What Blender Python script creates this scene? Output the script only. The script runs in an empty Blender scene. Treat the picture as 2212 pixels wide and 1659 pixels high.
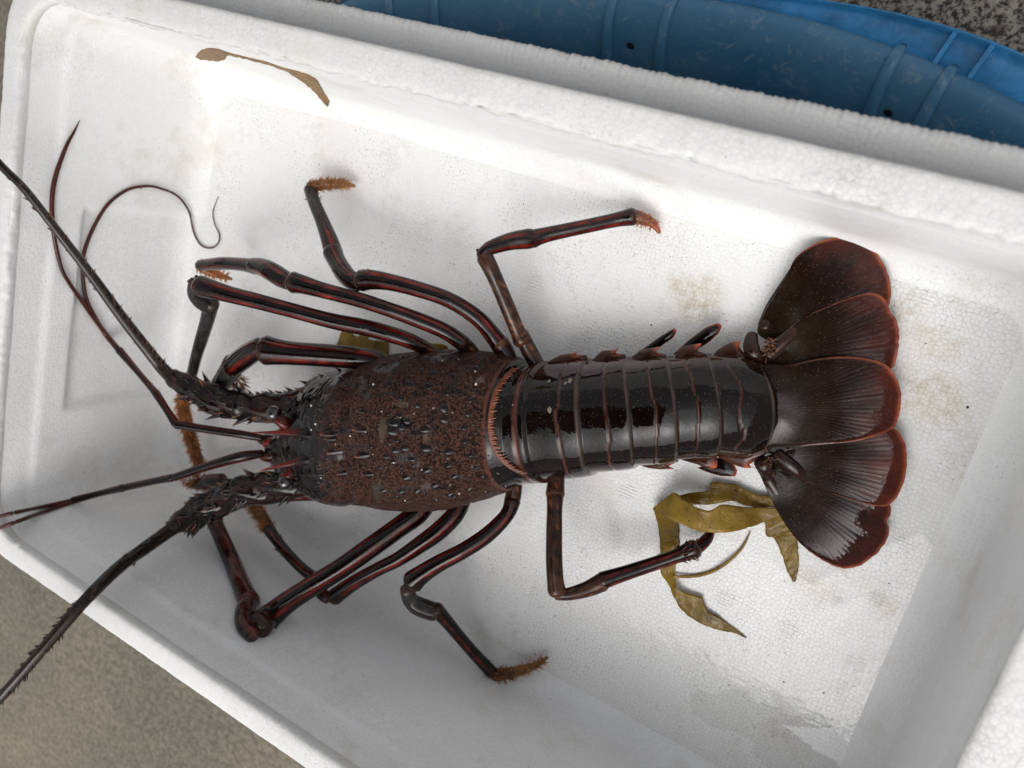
import bpy, math, random
from mathutils import Vector, Matrix, noise
from mathutils.bvhtree import BVHTree
random.seed(7)
R = math.radians
SC = bpy.context.scene
COL = SC.collection

# ------------------------------------------------------------------ camera
CAMZ = 0.5
AX = Vector((0.8487635, 0.34078472, -0.40430964))      # world x, y, z axes seen in camera space (x right, y down, z forward)
AY = Vector((0.23762692, -0.9288843, -0.28409049))
AZ = Vector((-0.47237058, 0.14505079, -0.86938272))
FP, CX, CY = 1833.0, 1106.0, 829.5
cd = bpy.data.cameras.new('camera'); cam = bpy.data.objects.new('camera', cd); COL.objects.link(cam)
right = Vector((AX.x, AY.x, AZ.x)); up = -Vector((AX.y, AY.y, AZ.y)); back = -Vector((AX.z, AY.z, AZ.z))
M = Matrix((right, up, back)).transposed().to_4x4(); M.translation = Vector((0, 0, CAMZ))
cam.matrix_world = M
cd.sensor_width = 36; cd.lens = 36 * FP / 2212
cd.clip_start = 0.01; cd.clip_end = 100
cd.dof.use_dof = True; cd.dof.focus_distance = 0.50; cd.dof.aperture_fstop = 9
SC.camera = cam
SC.cycles.diffuse_bounces = 8; SC.cycles.max_bounces = 12

# ------------------------------------------------------------------ light
SUN_EL, SUN_AZ = R(56), R(150)        # compass-like: direction the light comes from, measured from +Y clockwise
w = bpy.data.worlds.new('World'); SC.world = w; w.use_nodes = True
nt = w.node_tree; nt.nodes.clear()
sky = nt.nodes.new('ShaderNodeTexSky'); sky.sky_type = 'NISHITA'; sky.sun_disc = False
sky.sun_elevation = SUN_EL; sky.sun_rotation = SUN_AZ
sky.air_density = 1.0; sky.dust_density = 6.0; sky.ozone_density = 1.0
hs = nt.nodes.new('ShaderNodeHueSaturation'); hs.inputs['Saturation'].default_value = 0.22
bg = nt.nodes.new('ShaderNodeBackground'); bg.inputs['Strength'].default_value = 0.15
wo = nt.nodes.new('ShaderNodeOutputWorld')
nt.links.new(sky.outputs[0], hs.inputs['Color']); nt.links.new(hs.outputs[0], bg.inputs[0]); nt.links.new(bg.outputs[0], wo.inputs[0])
sd = bpy.data.lights.new('sun', 'SUN'); sun = bpy.data.objects.new('sun', sd); COL.objects.link(sun)
sd.energy = 0.5; sd.angle = R(70); sd.color = (1.0, 0.965, 0.92)
sdir = Vector((math.sin(SUN_AZ) * math.cos(SUN_EL), math.cos(SUN_AZ) * math.cos(SUN_EL), math.sin(SUN_EL)))
sun.rotation_euler = sdir.to_track_quat('Z', 'Y').to_euler()
SC.view_settings.view_transform = 'Standard'; SC.view_settings.look = 'None'
SC.view_settings.exposure = 0.16; SC.view_settings.gamma = 1.0; SC.view_settings.use_curve_mapping = False

# ------------------------------------------------------------------ helpers
def ray(px, py):
    r = Vector((px - CX, py - CY, FP)).normalized()
    return Vector((r.dot(AX), r.dot(AY), r.dot(AZ)))
def un(px, py, z):                       # point at height z
    d = ray(px, py); return Vector((0, 0, CAMZ)) + d * ((z - CAMZ) / d.z)
def lsc(p):                              # metres per unit of image measure at a point
    v = p - Vector((0, 0, CAMZ)); return (-back).dot(v) / FP
def lerp(a, b, t): return a + (b - a) * t
def clamp(x, a=0., b=1.): return max(a, min(b, x))
def sst(a, b, x):
    t = clamp((x - a) / (b - a)); return t * t * (3 - 2 * t)
def mixc(a, b, t): return tuple(a[i] + (b[i] - a[i]) * t for i in range(3))
def cat(P, t, closed=False):
    n = len(P); i = int(math.floor(t)); f = t - i
    if closed: g = lambda k: P[k % n]
    else:
        if i >= n - 1: i, f = n - 2, 1.0
        g = lambda k: P[max(0, min(n - 1, k))]
    a, b, c, d = g(i - 1), g(i), g(i + 1), g(i + 2)
    out = []
    for k in range(len(b)):
        out.append(.5 * (2 * b[k] + (c[k] - a[k]) * f + (2 * a[k] - 5 * b[k] + 4 * c[k] - d[k]) * f * f + (3 * b[k] - a[k] - 3 * c[k] + d[k]) * f ** 3))
    return out
def resample(P, step):
    """Catmull-Rom through tuples; first three entries are the position."""
    out = []
    for i in range(len(P) - 1):
        L = (Vector(P[i + 1][:3]) - Vector(P[i][:3])).length
        k = max(2, int(L / step))
        for j in range(k): out.append(cat(P, i + j / k))
    out.append(list(P[-1])); return out

class MB:
    def __init__(s): s.v = []; s.f = []; s.c = []; s.u = []; s.z = []
    def add(s, v, f, c, u=None, z=None):
        o = len(s.v); s.v += [tuple(p) for p in v]; s.f += [tuple(i + o for i in q) for q in f]
        n = len(v)
        s.c += c if isinstance(c, list) else [c] * n
        s.u += u if u else [(0, 0, 0)] * n
        s.z += z if isinstance(z, list) else [z or 0.0] * n
    def build(s, name, mat, parent=None, smooth=True, flat_angle=None):
        me = bpy.data.meshes.new(name); me.from_pydata(s.v, [], s.f); me.update()
        a = me.attributes.new('col', 'FLOAT_COLOR', 'POINT'); a.data.foreach_set('color', [x for c in s.c for x in (c[0], c[1], c[2], 1.0)])
        a = me.attributes.new('uvw', 'FLOAT_VECTOR', 'POINT'); a.data.foreach_set('vector', [x for c in s.u for x in c])
        a = me.attributes.new('fuzz', 'FLOAT', 'POINT'); a.data.foreach_set('value', s.z)
        if smooth: me.polygons.foreach_set('use_smooth', [True] * len(me.polygons))
        me.materials.append(mat)
        o = bpy.data.objects.new(name, me); COL.objects.link(o)
        if parent: o.parent = parent
        return o
def tag(o, label=None, cat_=None, group=None, kind=None):
    if label: o['label'] = label
    if cat_: o['category'] = cat_
    if group: o['group'] = group
    if kind: o['kind'] = kind
    return o
def empty(name, loc):
    o = bpy.data.objects.new(name, None); COL.objects.link(o); o.location = loc; o.empty_display_size = .02
    return o
def attach(child, root):
    child.parent = root; child.matrix_parent_inverse = Matrix.Translation(-Vector(root.location))
def loft(rings, closed=True, cap0=False, cap1=False):
    n = len(rings[0]); v = [p for r in rings for p in r]; f = []
    for i in range(len(rings) - 1):
        for j in range(n if closed else n - 1):
            k = (j + 1) % n; f.append((i * n + j, i * n + k, (i + 1) * n + k, (i + 1) * n + j))
    if cap0: f.append(tuple(range(n))[::-1])
    if cap1: f.append(tuple((len(rings) - 1) * n + j for j in range(n)))
    return v, f

# ------------------------------------------------------------------ node helpers / materials
def mat(name):
    m = bpy.data.materials.new(name); m.use_nodes = True; t = m.node_tree; t.nodes.clear()
    o = t.nodes.new('ShaderNodeOutputMaterial'); p = t.nodes.new('ShaderNodeBsdfPrincipled'); t.links.new(p.outputs[0], o.inputs[0])
    return m, t, p
class N:
    def __init__(s, t): s.t = t
    def n(s, ty, **kw):
        x = s.t.nodes.new(ty)
        for k, v in kw.items(): setattr(x, k, v)
        return x
    def L(s, a, b): s.t.links.new(a, b)
    def set(s, sock, v):
        if hasattr(v, 'is_output') or hasattr(v, 'links'): s.L(v, sock)
        else: sock.default_value = v
    def m(s, op, a, b=0.0, c=None, clampit=False):
        x = s.n('ShaderNodeMath', operation=op, use_clamp=clampit); s.set(x.inputs[0], a); s.set(x.inputs[1], b)
        if c is not None: s.set(x.inputs[2], c)
        return x.outputs[0]
    def attr(s, name, out='Fac'): x = s.n('ShaderNodeAttribute', attribute_name=name); return x.outputs[out]
    def coords(s, scale=(1, 1, 1)):
        t = s.n('ShaderNodeTexCoord'); mp = s.n('ShaderNodeMapping'); s.L(t.outputs['Object'], mp.inputs[0]); mp.inputs['Scale'].default_value = scale; return mp.outputs[0]
    def noise(s, vec, scale, detail=3, rough=.5, dist=0):
        x = s.n('ShaderNodeTexNoise'); s.L(vec, x.inputs['Vector']); x.inputs['Scale'].default_value = scale
        x.inputs['Detail'].default_value = detail; x.inputs['Roughness'].default_value = rough; x.inputs['Distortion'].default_value = dist; return x.outputs['Fac']
    def vor(s, vec, scale, feature='F1', rnd=1.0, out='Distance'):
        x = s.n('ShaderNodeTexVoronoi', feature=feature); s.L(vec, x.inputs['Vector']); x.inputs['Scale'].default_value = scale; x.inputs['Randomness'].default_value = rnd; return x.outputs[out]
    def ramp(s, fac, a, b, c0=0.0, c1=1.0):
        x = s.n('ShaderNodeMapRange'); s.set(x.inputs[0], fac); x.inputs[1].default_value = a; x.inputs[2].default_value = b; x.inputs[3].default_value = c0; x.inputs[4].default_value = c1; return x.outputs[0]
    def mix(s, fac, a, b, mode='MIX'):
        x = s.n('ShaderNodeMix', data_type='RGBA', blend_type=mode); s.set(x.inputs[0], fac)
        for k, v in ((6, a), (7, b)):
            if isinstance(v, tuple): x.inputs[k].default_value = (v[0], v[1], v[2], 1)
            else: s.L(v, x.inputs[k])
        return x.outputs[2]
    def bump(s, h, strength, dist, nrm=None):
        x = s.n('ShaderNodeBump'); s.set(x.inputs['Strength'], strength); x.inputs['Distance'].default_value = dist; s.L(h, x.inputs['Height'])
        if nrm is not None: s.L(nrm, x.inputs['Normal'])
        return x.outputs[0]

def foam_material(name, lowside=False, cell=3.4, base=(.87, .87, .86), line=.10, bumpd=.00025, speck=0.5, rough=.5, wetfloor=False, pore=0.0):
    m, t, p = mat(name); g = N(t); co = g.coords()
    warp = g.n('ShaderNodeVectorMath', operation='MULTIPLY_ADD')
    nz = g.n('ShaderNodeTexNoise'); g.L(co, nz.inputs['Vector']); nz.inputs['Scale'].default_value = 60; nz.inputs['Detail'].default_value = 1
    g.L(nz.outputs['Color'], warp.inputs[0]); warp.inputs[1].default_value = (.002,) * 3; g.L(co, warp.inputs[2]); wv = warp.outputs[0]
    sc = 1000.0 / cell
    edge = g.vor(wv, sc, 'DISTANCE_TO_EDGE', .75)
    lines = g.ramp(edge, 0.0, .085, 1.0, 0.0)
    big = g.noise(co, 9, 4, .6)
    sxx = g.n('ShaderNodeSeparateXYZ'); g.L(co, sxx.inputs[0]); zone = g.m('MULTIPLY', g.ramp(g.noise(co, 14, 3), .36, .64, .15, 1.0), g.ramp(sxx.outputs[0], -.5, -.08, .3, 1.1))
    mott = g.ramp(big, .3, .7, .955, 1.02)
    cellv = g.n('ShaderNodeTexVoronoi'); g.L(wv, cellv.inputs['Vector']); cellv.inputs['Scale'].default_value = sc; cellv.inputs['Randomness'].default_value = .75
    cv = g.ramp(cellv.outputs['Color'], 0, 1, .975, 1.01)
    sh = g.m('MULTIPLY', g.m('MULTIPLY', mott, cv), g.m('SUBTRACT', 1.0, g.m('MULTIPLY', g.m('MULTIPLY', lines, zone), line)))
    colr = g.mix(1.0, base, sh, 'MULTIPLY')
    if lowside:      # near long wall: shade on beads and light through seams painted into the colour
        sy = g.n('ShaderNodeSeparateXYZ'); g.L(co, sy.inputs[0]); lo = g.ramp(sy.outputs[1], -.10, -.14, 0, 1)
        e2 = g.ramp(edge, .03, .22, 0, 1); colr = g.mix(g.m('MULTIPLY', g.m('MULTIPLY', e2, lo), .30), colr, (.60, .60, .59))
    # junction specks: where F2 is close to F1 and a third noise allows
    sp = g.m('MULTIPLY', g.ramp(edge, 0.0, .055, 1.0, 0.0), g.ramp(g.noise(co, 480, 2, .6), .52, .60, 0, 1))
    sp = g.m('MULTIPLY', sp, g.ramp(g.noise(co, 22, 2), .42, .6, 0, 1))
    dots = g.m('MULTIPLY', g.ramp(g.vor(co, 95, 'F1'), .025, .045, 1, 0), g.ramp(g.noise(co, 31, 1), .5, .55, 0, 1))
    colr = g.mix(g.m('MULTIPLY', sp, speck), colr, (.10, .085, .06))
    colr = g.mix(g.m('MULTIPLY', dots, .8 * (speck > 0)), colr, (.03, .025, .02))
    faint = g.m('MULTIPLY', g.ramp(g.noise(co, 16, 5, .7), .55, .72, 0, 1), .34)
    colr = g.mix(faint, colr, (.50, .45, .33))
    hgt = g.m('MULTIPLY', g.ramp(edge, 0, .25, 0, 1), 1.0)
    b = g.bump(hgt, .6, bumpd)
    b = g.bump(g.noise(co, 700, 3), .25, .0002, b)
    b = g.bump(g.noise(co, 45, 3), .35, .0010, b)
    if pore:
        b = g.bump(g.ramp(g.noise(wv, 190, 4, .65), .35, .7), pore, .0012, b)
    if wetfloor:
        wet = g.attr('wet'); st = g.attr('stain'); ha = g.attr('hatch')
        stn = g.m('MULTIPLY', st, g.ramp(g.noise(co, 170, 5, .7), .38, .66, .1, 1))
        stn = g.m('ADD', stn, g.m('MULTIPLY', g.m('MULTIPLY', lines, st), .5), clampit=True)
        colr = g.mix(g.m('MULTIPLY', stn, .75), colr, (.44, .35, .21))
        wn = g.ramp(g.m('ADD', wet, g.m('MULTIPLY', g.m('SUBTRACT', g.noise(co, 75, 6, .72, 1.6), .5), 1.7)), .47, .51, 0, 1)
        colr = g.mix(g.m('MULTIPLY', g.ramp(g.attr('glint_paint'), .3, .6), .85), colr, (.95, .95, .94))  # bright puddle reflection painted in as paler colour
        colr = g.mix(g.m('MULTIPLY', g.ramp(g.attr('glint_paint'), -.3, -.6), .6), colr, g.mix(1.0, colr, (.80, .80, .78), 'MULTIPLY'))  # darker surround painted to set off that reflection
        colr = g.mix(g.m('MULTIPLY', wn, g.m('MULTIPLY', lines, .35)), colr, (.45, .43, .39))
        g.L(g.m('MULTIPLY', wn, 1.0), p.inputs['Coat Weight']); p.inputs['Coat Roughness'].default_value = .03; p.inputs['Coat IOR'].default_value = 1.48
        cb = g.bump(g.noise(co, 70, 3, .6), .5, .0010)
        g.L(cb, p.inputs['Coat Normal'])
        wv2 = g.n('ShaderNodeTexWave', wave_type='BANDS', bands_direction='Y'); g.L(co, wv2.inputs['Vector']); wv2.inputs['Scale'].default_value = 150; wv2.inputs['Distortion'].default_value = 1
        b = g.bump(g.m('MULTIPLY', wv2.outputs['Fac'], ha), .6, .0006, b)
    g.L(colr, p.inputs['Base Color']); p.inputs['Roughness'].default_value = rough; g.L(b, p.inputs['Normal'])
    p.inputs['IOR'].default_value = 1.45
    return m

M_wall = foam_material('foam_wall', lowside=True, cell=2.9, line=.10, speck=.35, bumpd=.00015, rough=.42)
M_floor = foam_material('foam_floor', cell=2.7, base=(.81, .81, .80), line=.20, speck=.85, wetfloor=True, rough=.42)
M_rim = foam_material('foam_rim', cell=2.8, base=(.70, .695, .675), line=.20, bumpd=.00014, speck=.3, rough=.6, pore=.05)

def shell_material():
    m, t, p = mat('lobster_shell'); g = N(t); co = g.coords()
    col = g.attr('col', 'Color'); fz = g.attr('fuzz'); uvn = g.n('ShaderNodeAttribute', attribute_name='uvw')
    sep = g.n('ShaderNodeSeparateXYZ'); g.L(uvn.outputs['Vector'], sep.inputs[0]); u, v, rib = sep.outputs
    var = g.ramp(g.noise(co, 55, 4, .6), .3, .7, .55, 1.5)
    c = g.mix(1.0, col, var, 'MULTIPLY')
    # fuzzy granular coat
    gr = g.vor(co, 900, 'F1'); gn = g.noise(co, 620, 4, .75); gl = g.noise(co, 70, 4, .6)
    wetp = g.ramp(g.noise(co, 60, 5, .7, .8), .57, .61, 0, 1)          # bare wet patches
    fzz = g.m('MULTIPLY', fz, g.m('SUBTRACT', 1.0, g.m('MULTIPLY', wetp, .75)))
    fc = g.mix(g.ramp(gn, .42, .60), (.013, .008, .007), (.175, .082, .060))
    fc = g.mix(g.ramp(gl, .52, .75, 0, .55), fc, (.10, .075, .050))
    fc = g.mix(g.m('MULTIPLY', g.ramp(g.noise(co, 170, 4, .7, .5), .57, .63), .8), fc, (.010, .006, .006))
    fc = g.mix(g.m('MULTIPLY', g.ramp(g.vor(co, 130, 'F1'), .06, .1, 1, 0), g.ramp(g.noise(co, 37, 1), .53, .58)), fc, (.6, .55, .48))
    fc = g.mix(.35, fc, g.mix(1.0, fc, g.mix(1.0, col, (14, 14, 14), 'MULTIPLY'), 'MULTIPLY')); c = g.mix(fzz, c, fc)
    # pale pinpricks on the smooth shell
    pin = g.m('MULTIPLY', g.ramp(g.vor(co, 520, 'F1'), .10, .16, 1, 0), g.m('SUBTRACT', 1.0, fz))
    c = g.mix(g.m('MULTIPLY', pin, .55), c, (.16, .10, .075))
    # fan ribs
    ribw = g.m('SINE', g.m('MULTIPLY', u, 1.0)); 
    ribm = g.m('MULTIPLY', g.ramp(ribw, -.2, 1.0), rib)
    dash = g.ramp(g.noise(co, 380, 3, .6), .4, .6)
    c = g.mix(g.m('MULTIPLY', g.m('MULTIPLY', ribm, dash), g.ramp(v, .2, .75, .40, .03)), c, (.040, .026, .017))
    g.L(c, p.inputs['Base Color'])
    rg = g.m('ADD', g.m('MULTIPLY', fzz, .42), g.ramp(g.noise(co, 130, 3), .3, .7, .02, .06)); g.L(g.m('ADD', rg, g.m('MULTIPLY', rib, g.ramp(v, .4, .75, .16, .02))), p.inputs['Roughness'])
    b = g.bump(gn, g.m('MULTIPLY', fzz, 1.0), .0022)
    b = g.bump(g.vor(co, 520, 'F1'), g.m('SUBTRACT', .10, g.m('MULTIPLY', fz, .10)), .0002, b)
    b = g.bump(ribw, g.m('MULTIPLY', rib, .08), .0004, b)
    b = g.bump(g.noise(co, 800, 2), g.m('MULTIPLY', rib, g.ramp(v, .3, .8, .35, .05)), .0004, b)
    b = g.bump(g.noise(co, 60, 4, .6), .22, .0014, b)
    g.L(b, p.inputs['Normal'])
    p.inputs['IOR'].default_value = 1.36
    g.L(g.m('MULTIPLY', g.ramp(fzz, 0, 1, .5, .10), g.m('SUBTRACT', 1.0, g.m('MULTIPLY', rib, g.ramp(v, .55, .88, .90, .0)))), p.inputs['Specular IOR Level'])
    return m
M_shell = shell_material()
def simple(name, colr, rough=.5, noise_scale=None, amt=.3, bump=0, bscale=300, **kw):
    m, t, p = mat(name); g = N(t); co = g.coords()
    if noise_scale:
        f = g.ramp(g.noise(co, noise_scale, 4, .6), .3, .7, 1 - amt, 1 + amt); g.L(g.mix(1.0, colr, f, 'MULTIPLY'), p.inputs['Base Color'])
    else: p.inputs['Base Color'].default_value = (*colr, 1)
    p.inputs['Roughness'].default_value = rough
    if bump: g.L(g.bump(g.noise(co, bscale, 4, .6), 1.0, bump), p.inputs['Normal'])
    for k, v in kw.items(): p.inputs[k.replace('_', ' ')].default_value = v
    return m
M_bristle = simple('bristle', (.34, .115, .022), .5, 120, .7)
M_eye = simple('eye_black', (.008, .005, .004), .04, Coat_Weight=1.0)
M_eyered = simple('eye_red', (.25, .012, .006), .1, 200, .5, Coat_Weight=.6)

def kelp_material():
    m = bpy.data.materials.new('kelp'); m.use_nodes = True; t = m.node_tree; t.nodes.clear(); g = N(t); co = g.coords()
    o = g.n('ShaderNodeOutputMaterial'); p = g.n('ShaderNodeBsdfPrincipled'); tr = g.n('ShaderNodeBsdfTranslucent'); mx = g.n('ShaderNodeMixShader')
    a = g.ramp(g.noise(co, 60, 4, .6), .3, .72)
    c = g.mix(a, (.20, .115, .012), (.52, .35, .06))
    c = g.mix(g.ramp(g.noise(co, 420, 3, .7), .60, .7), c, (.06, .035, .008))
    g.L(c, p.inputs['Base Color']); g.L(c, tr.inputs['Color'])
    g.L(g.ramp(g.noise(co, 90, 2), .45, .55, .05, .22), p.inputs['Roughness'])
    b = g.bump(g.noise(co, 120, 3, .6, 1.2), .7, .0015); g.L(b, p.inputs['Normal'])
    mx.inputs[0].default_value = .5; g.L(p.outputs[0], mx.inputs[1]); g.L(tr.outputs[0], mx.inputs[2]); g.L(mx.outputs[0], o.inputs[0])
    return m
M_kelp = kelp_material()

# ------------------------------------------------------------------ ground
GZ = -0.13
def ground_material():
    m, t, p = mat('concrete'); g = N(t); co = g.coords()
    a = g.noise(co, 5, 6, .6); b_ = g.noise(co, 160, 6, .75)
    c = g.mix(g.ramp(a, .35, .65), (.20, .172, .128), (.135, .124, .095))
    c = g.mix(g.ramp(b_, .42, .60), g.mix(1.0, c, (.68, .68, .68), 'MULTIPLY'), g.mix(1.0, c, (1.35, 1.35, 1.35), 'MULTIPLY'))
    # darker pitted paving on the far side
    sx = g.n('ShaderNodeSeparateXYZ'); g.L(co, sx.inputs[0])
    far = g.ramp(sx.outputs[1], .02, .05, 0, 1)
    d = g.mix(g.ramp(g.noise(co, 230, 5, .7), .42, .56), (.03, .026, .022), (.33, .30, .25)); d = g.mix(g.ramp(g.noise(co, 60, 3), .6, .66, 0, .7), d, (.06, .045, .035))
    c = g.mix(far, c, d)
    g.L(c, p.inputs['Base Color']); p.inputs['Roughness'].default_value = .85
    b = g.bump(b_, .8, .003); b = g.bump(g.noise(co, 20, 3), .5, .006, b); g.L(b, p.inputs['Normal'])
    return m
mb = MB(); mb.add([(-12, -12, GZ), (12, -12, GZ), (12, 12, GZ), (-12, 12, GZ)], [(0, 1, 2, 3)], (1, 1, 1))
tag(mb.build('ground', ground_material(), smooth=False), 'grey brown rough concrete ground under the foam box', None, kind='structure')

# ------------------------------------------------------------------ foam box
IX0, IX1, IY0, IY1, RZ = -0.553, 0.0660, -0.372, 0.0042, 0.150
box = empty('foam_box', ((IX0 + IX1) / 2, (IY0 + IY1) / 2, -0.022))
tag(box, 'white polystyrene foam fish box with a stepped beaded rim holding the spiny lobster', 'foam box')
def rrect(x0, x1, y0, y1, r, z, n=None, step=.0035, cn=14):
    pts = []
    def seg(a, b):
        k = max(1, int((Vector(b) - Vector(a)).length / step)) if n is None else n
        for i in range(k): pts.append((lerp(a[0], b[0], i / k), lerp(a[1], b[1], i / k)))
    def arc(cx, cy, a0):
        for i in range(cn): 
            a = a0 + math.pi / 2 * i / cn; pts.append((cx + r * math.cos(a), cy + r * math.sin(a)))
    seg((x0 + r, y0), (x1 - r, y0)); arc(x1 - r, y0 + r, -math.pi / 2)
    seg((x1, y0 + r), (x1, y1 - r)); arc(x1 - r, y1 - r, 0)
    seg((x1 - r, y1), (x0 + r, y1)); arc(x0 + r, y1 - r, math.pi / 2)
    seg((x0, y1 - r), (x0, y0 + r)); arc(x0 + r, y0 + r, math.pi)
    return [Vector((x, y, z)) for x, y in pts]
NS = (150, 90)
def rr2(ix0, ix1, iy0, iy1, r, z, A=170, B=100):       # fixed counts so that rings loft cleanly
    pts = []
    def seg(a, b, k):
        for i in range(k): pts.append((lerp(a[0], b[0], i / k), lerp(a[1], b[1], i / k)))
    def arc(cx, cy, a0):
        for i in range(12):
            a = a0 + math.pi / 2 * i / 12; pts.append((cx + r * math.cos(a), cy + r * math.sin(a)))
    seg((ix0 + r, iy0), (ix1 - r, iy0), A); arc(ix1 - r, iy0 + r, -math.pi / 2)
    seg((ix1, iy0 + r), (ix1, iy1 - r), B); arc(ix1 - r, iy1 - r, 0)
    seg((ix1 - r, iy1), (ix0 + r, iy1), A); arc(ix0 + r, iy1 - r, math.pi / 2)
    seg((ix0, iy1 - r), (ix0, iy0 + r), B); arc(ix0 + r, iy0 + r, math.pi)
    return [Vector((x, y, z)) for x, y in pts]
def ins(z):      # inset of the wall per side (left, right, low, top) and corner radius
    t = clamp(1 - z / RZ)
    F = .020
    fil = F * (1 - math.sqrt(max(0, 1 - (1 - clamp(z / F)) ** 2))) if z < F else 0
    st = .0016 * sst(.121, .117, z)
    return (.002 * t + fil * .75 + st, .006 * t + fil + st, .004 * t + fil * .8 + st, .016 * t + fil * .8 + st * .4, .022 + .010 * sst(.11, .13, z))
rings = []
zs = [RZ - .0006, RZ - .003] + [RZ - .003 - (RZ - .023) * i / 46 for i in range(1, 47)] + [.020 * (1 - math.sin(math.pi / 2 * i / 14)) for i in range(1, 15)]
for z in zs:
    a, b, c, d, r = ins(z)
    rg = rr2(IX0 + a, IX1 - b, IY0 + c, IY1 - d, r, z)
    out = []
    for p in rg:
        q = p.copy()
        # shallow moulded panel in the left wall
        if q.x < IX0 + .03 and abs(q.x - (IX0 + a)) < .004:
            yy = q.y
            m_ = sst(-.288, -.282, yy) * sst(-.128, -.134, yy) * sst(.098, .094, z)
            q.x -= .0045 * m_
        nn = noise.noise(q * 18) * .0008 + noise.noise(q * 45) * .0003
        q += Vector(((-1 if q.x > (IX0 + IX1) / 2 else 1) * nn, nn, 0)) * (1 if z > .004 else 0)
        out.append(q)
    rings.append(out)
v, f = loft(rings)
basin = MB(); basin.add(v, [q[::-1] for q in f], (1, 1, 1))
o_basin = basin.build('inner_wall', M_wall); attach(o_basin, box)

# floor: fine grid with painted wetness, stains, mould marks and a puddle reflection
gx0, gx1, gy0, gy1 = IX0 + .012, IX1 - .012, IY0 + .012, IY1 - .022
ST = .0016
nx = int((gx1 - gx0) / ST); ny = int((gy1 - gy0) / ST)
def inpoly(x, y, P):
    c = False; j = len(P) - 1
    for i in range(len(P)):
        if (P[i][1] > y) != (P[j][1] > y) and x < (P[j][0] - P[i][0]) * (y - P[i][1]) / (P[j][1] - P[i][1]) + P[i][0]: c = not c
        j = i
    return c
def world_poly(P): return [tuple(un(x, y, 0)[:2]) for x, y in P]
wetA = world_poly([(1280, 1080), (1420, 1090), (1600, 1180), (1750, 1260), (1990, 1150), (2060, 1250), (2060, 1700), (1500, 1700), (1100, 1560), (1150, 1250), (1200, 1100)])
glint_poly = world_poly([(1690, 1565), (1780, 1572), (1860, 1568), (1890, 1590), (1885, 1660), (1860, 1680), (1760, 1620)])  # outline of the painted puddle reflection
glint_surround = world_poly([(1560, 1470), (1720, 1545), (1880, 1600), (1905, 1560), (1950, 1450), (2010, 1500), (1990, 1720), (1700, 1720), (1620, 1620), (1500, 1520)])  # area darkened in colour around the painted reflection
stains = [(1497, 650, .024, 1.0), (2030, 860, .03, .8), (1960, 690, .018, .6), (2020, 760, .022, .6), (1905, 1290, .018, .8), (1820, 1210, .012, .8), (1760, 1270, .02, .5), (1545, 1060, .01, .5),
          (1440, 660, .01, .4), (1350, 405, .014, .45), (1080, 1390, .006, .3), (730, 1385, .005, .5), (2100, 1000, .03, .4), (1700, 1580, .02, .5), (690, 800, .012, .35), (620, 830, .014, .25)]
stains = [(un(x, y, 0), r, k) for x, y, r, k in stains]
hatch = [(1358, 1063), (1568, 1295), (1705, 1360), (1956, 1174), (1900, 1298), (1847, 1433), (1519, 1417), (1640, 1000), (1990, 640), (985, 650), (1160, 610), (1950, 980)]
hatch = [un(x, y, 0) for x, y in hatch]
vv = []; wet = []; stn = []; hat = []; glint_val = []
for j in range(ny + 1):
    for i in range(nx + 1):
        x = gx0 + (gx1 - gx0) * i / nx; y = gy0 + (gy1 - gy0) * j / ny
        q = Vector((x, y, 0)); z = noise.noise(q * 9) * .0006
        vv.append((x, y, z))
        wv_ = .92 if inpoly(x, y, wetA) else .30
        wet.append(wv_ + .5 * noise.noise(q * 26) - .05)
        s_ = 0
        for c_, r_, k_ in stains:
            d_ = (Vector((x, y)) - c_.xy).length + noise.noise(q * 70) * r_ * .5
            s_ = max(s_, k_ * sst(r_, r_ * .2, d_))
        stn.append(s_); glint_val.append(.9 if inpoly(x, y, glint_poly) else (-.9 if inpoly(x + .012 * noise.noise(q * 40), y + .012 * noise.noise(q * 60 + Vector((9, 0, 0))), glint_surround) else 0.0))
        hat.append(max(sst(.0066, .0052, (Vector((x, y)) - c_.xy).length) for c_ in hatch))
ff = [(j * (nx + 1) + i, j * (nx + 1) + i + 1, (j + 1) * (nx + 1) + i + 1, (j + 1) * (nx + 1) + i) for j in range(ny) for i in range(nx)]
fl = MB(); fl.add(vv, ff, (1, 1, 1))
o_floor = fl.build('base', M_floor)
for nm, dat in (('wet', wet), ('stain', stn), ('hatch', hat), ('glint_paint', glint_val)):
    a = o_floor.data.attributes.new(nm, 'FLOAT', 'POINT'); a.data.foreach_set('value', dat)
attach(o_floor, box)

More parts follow.
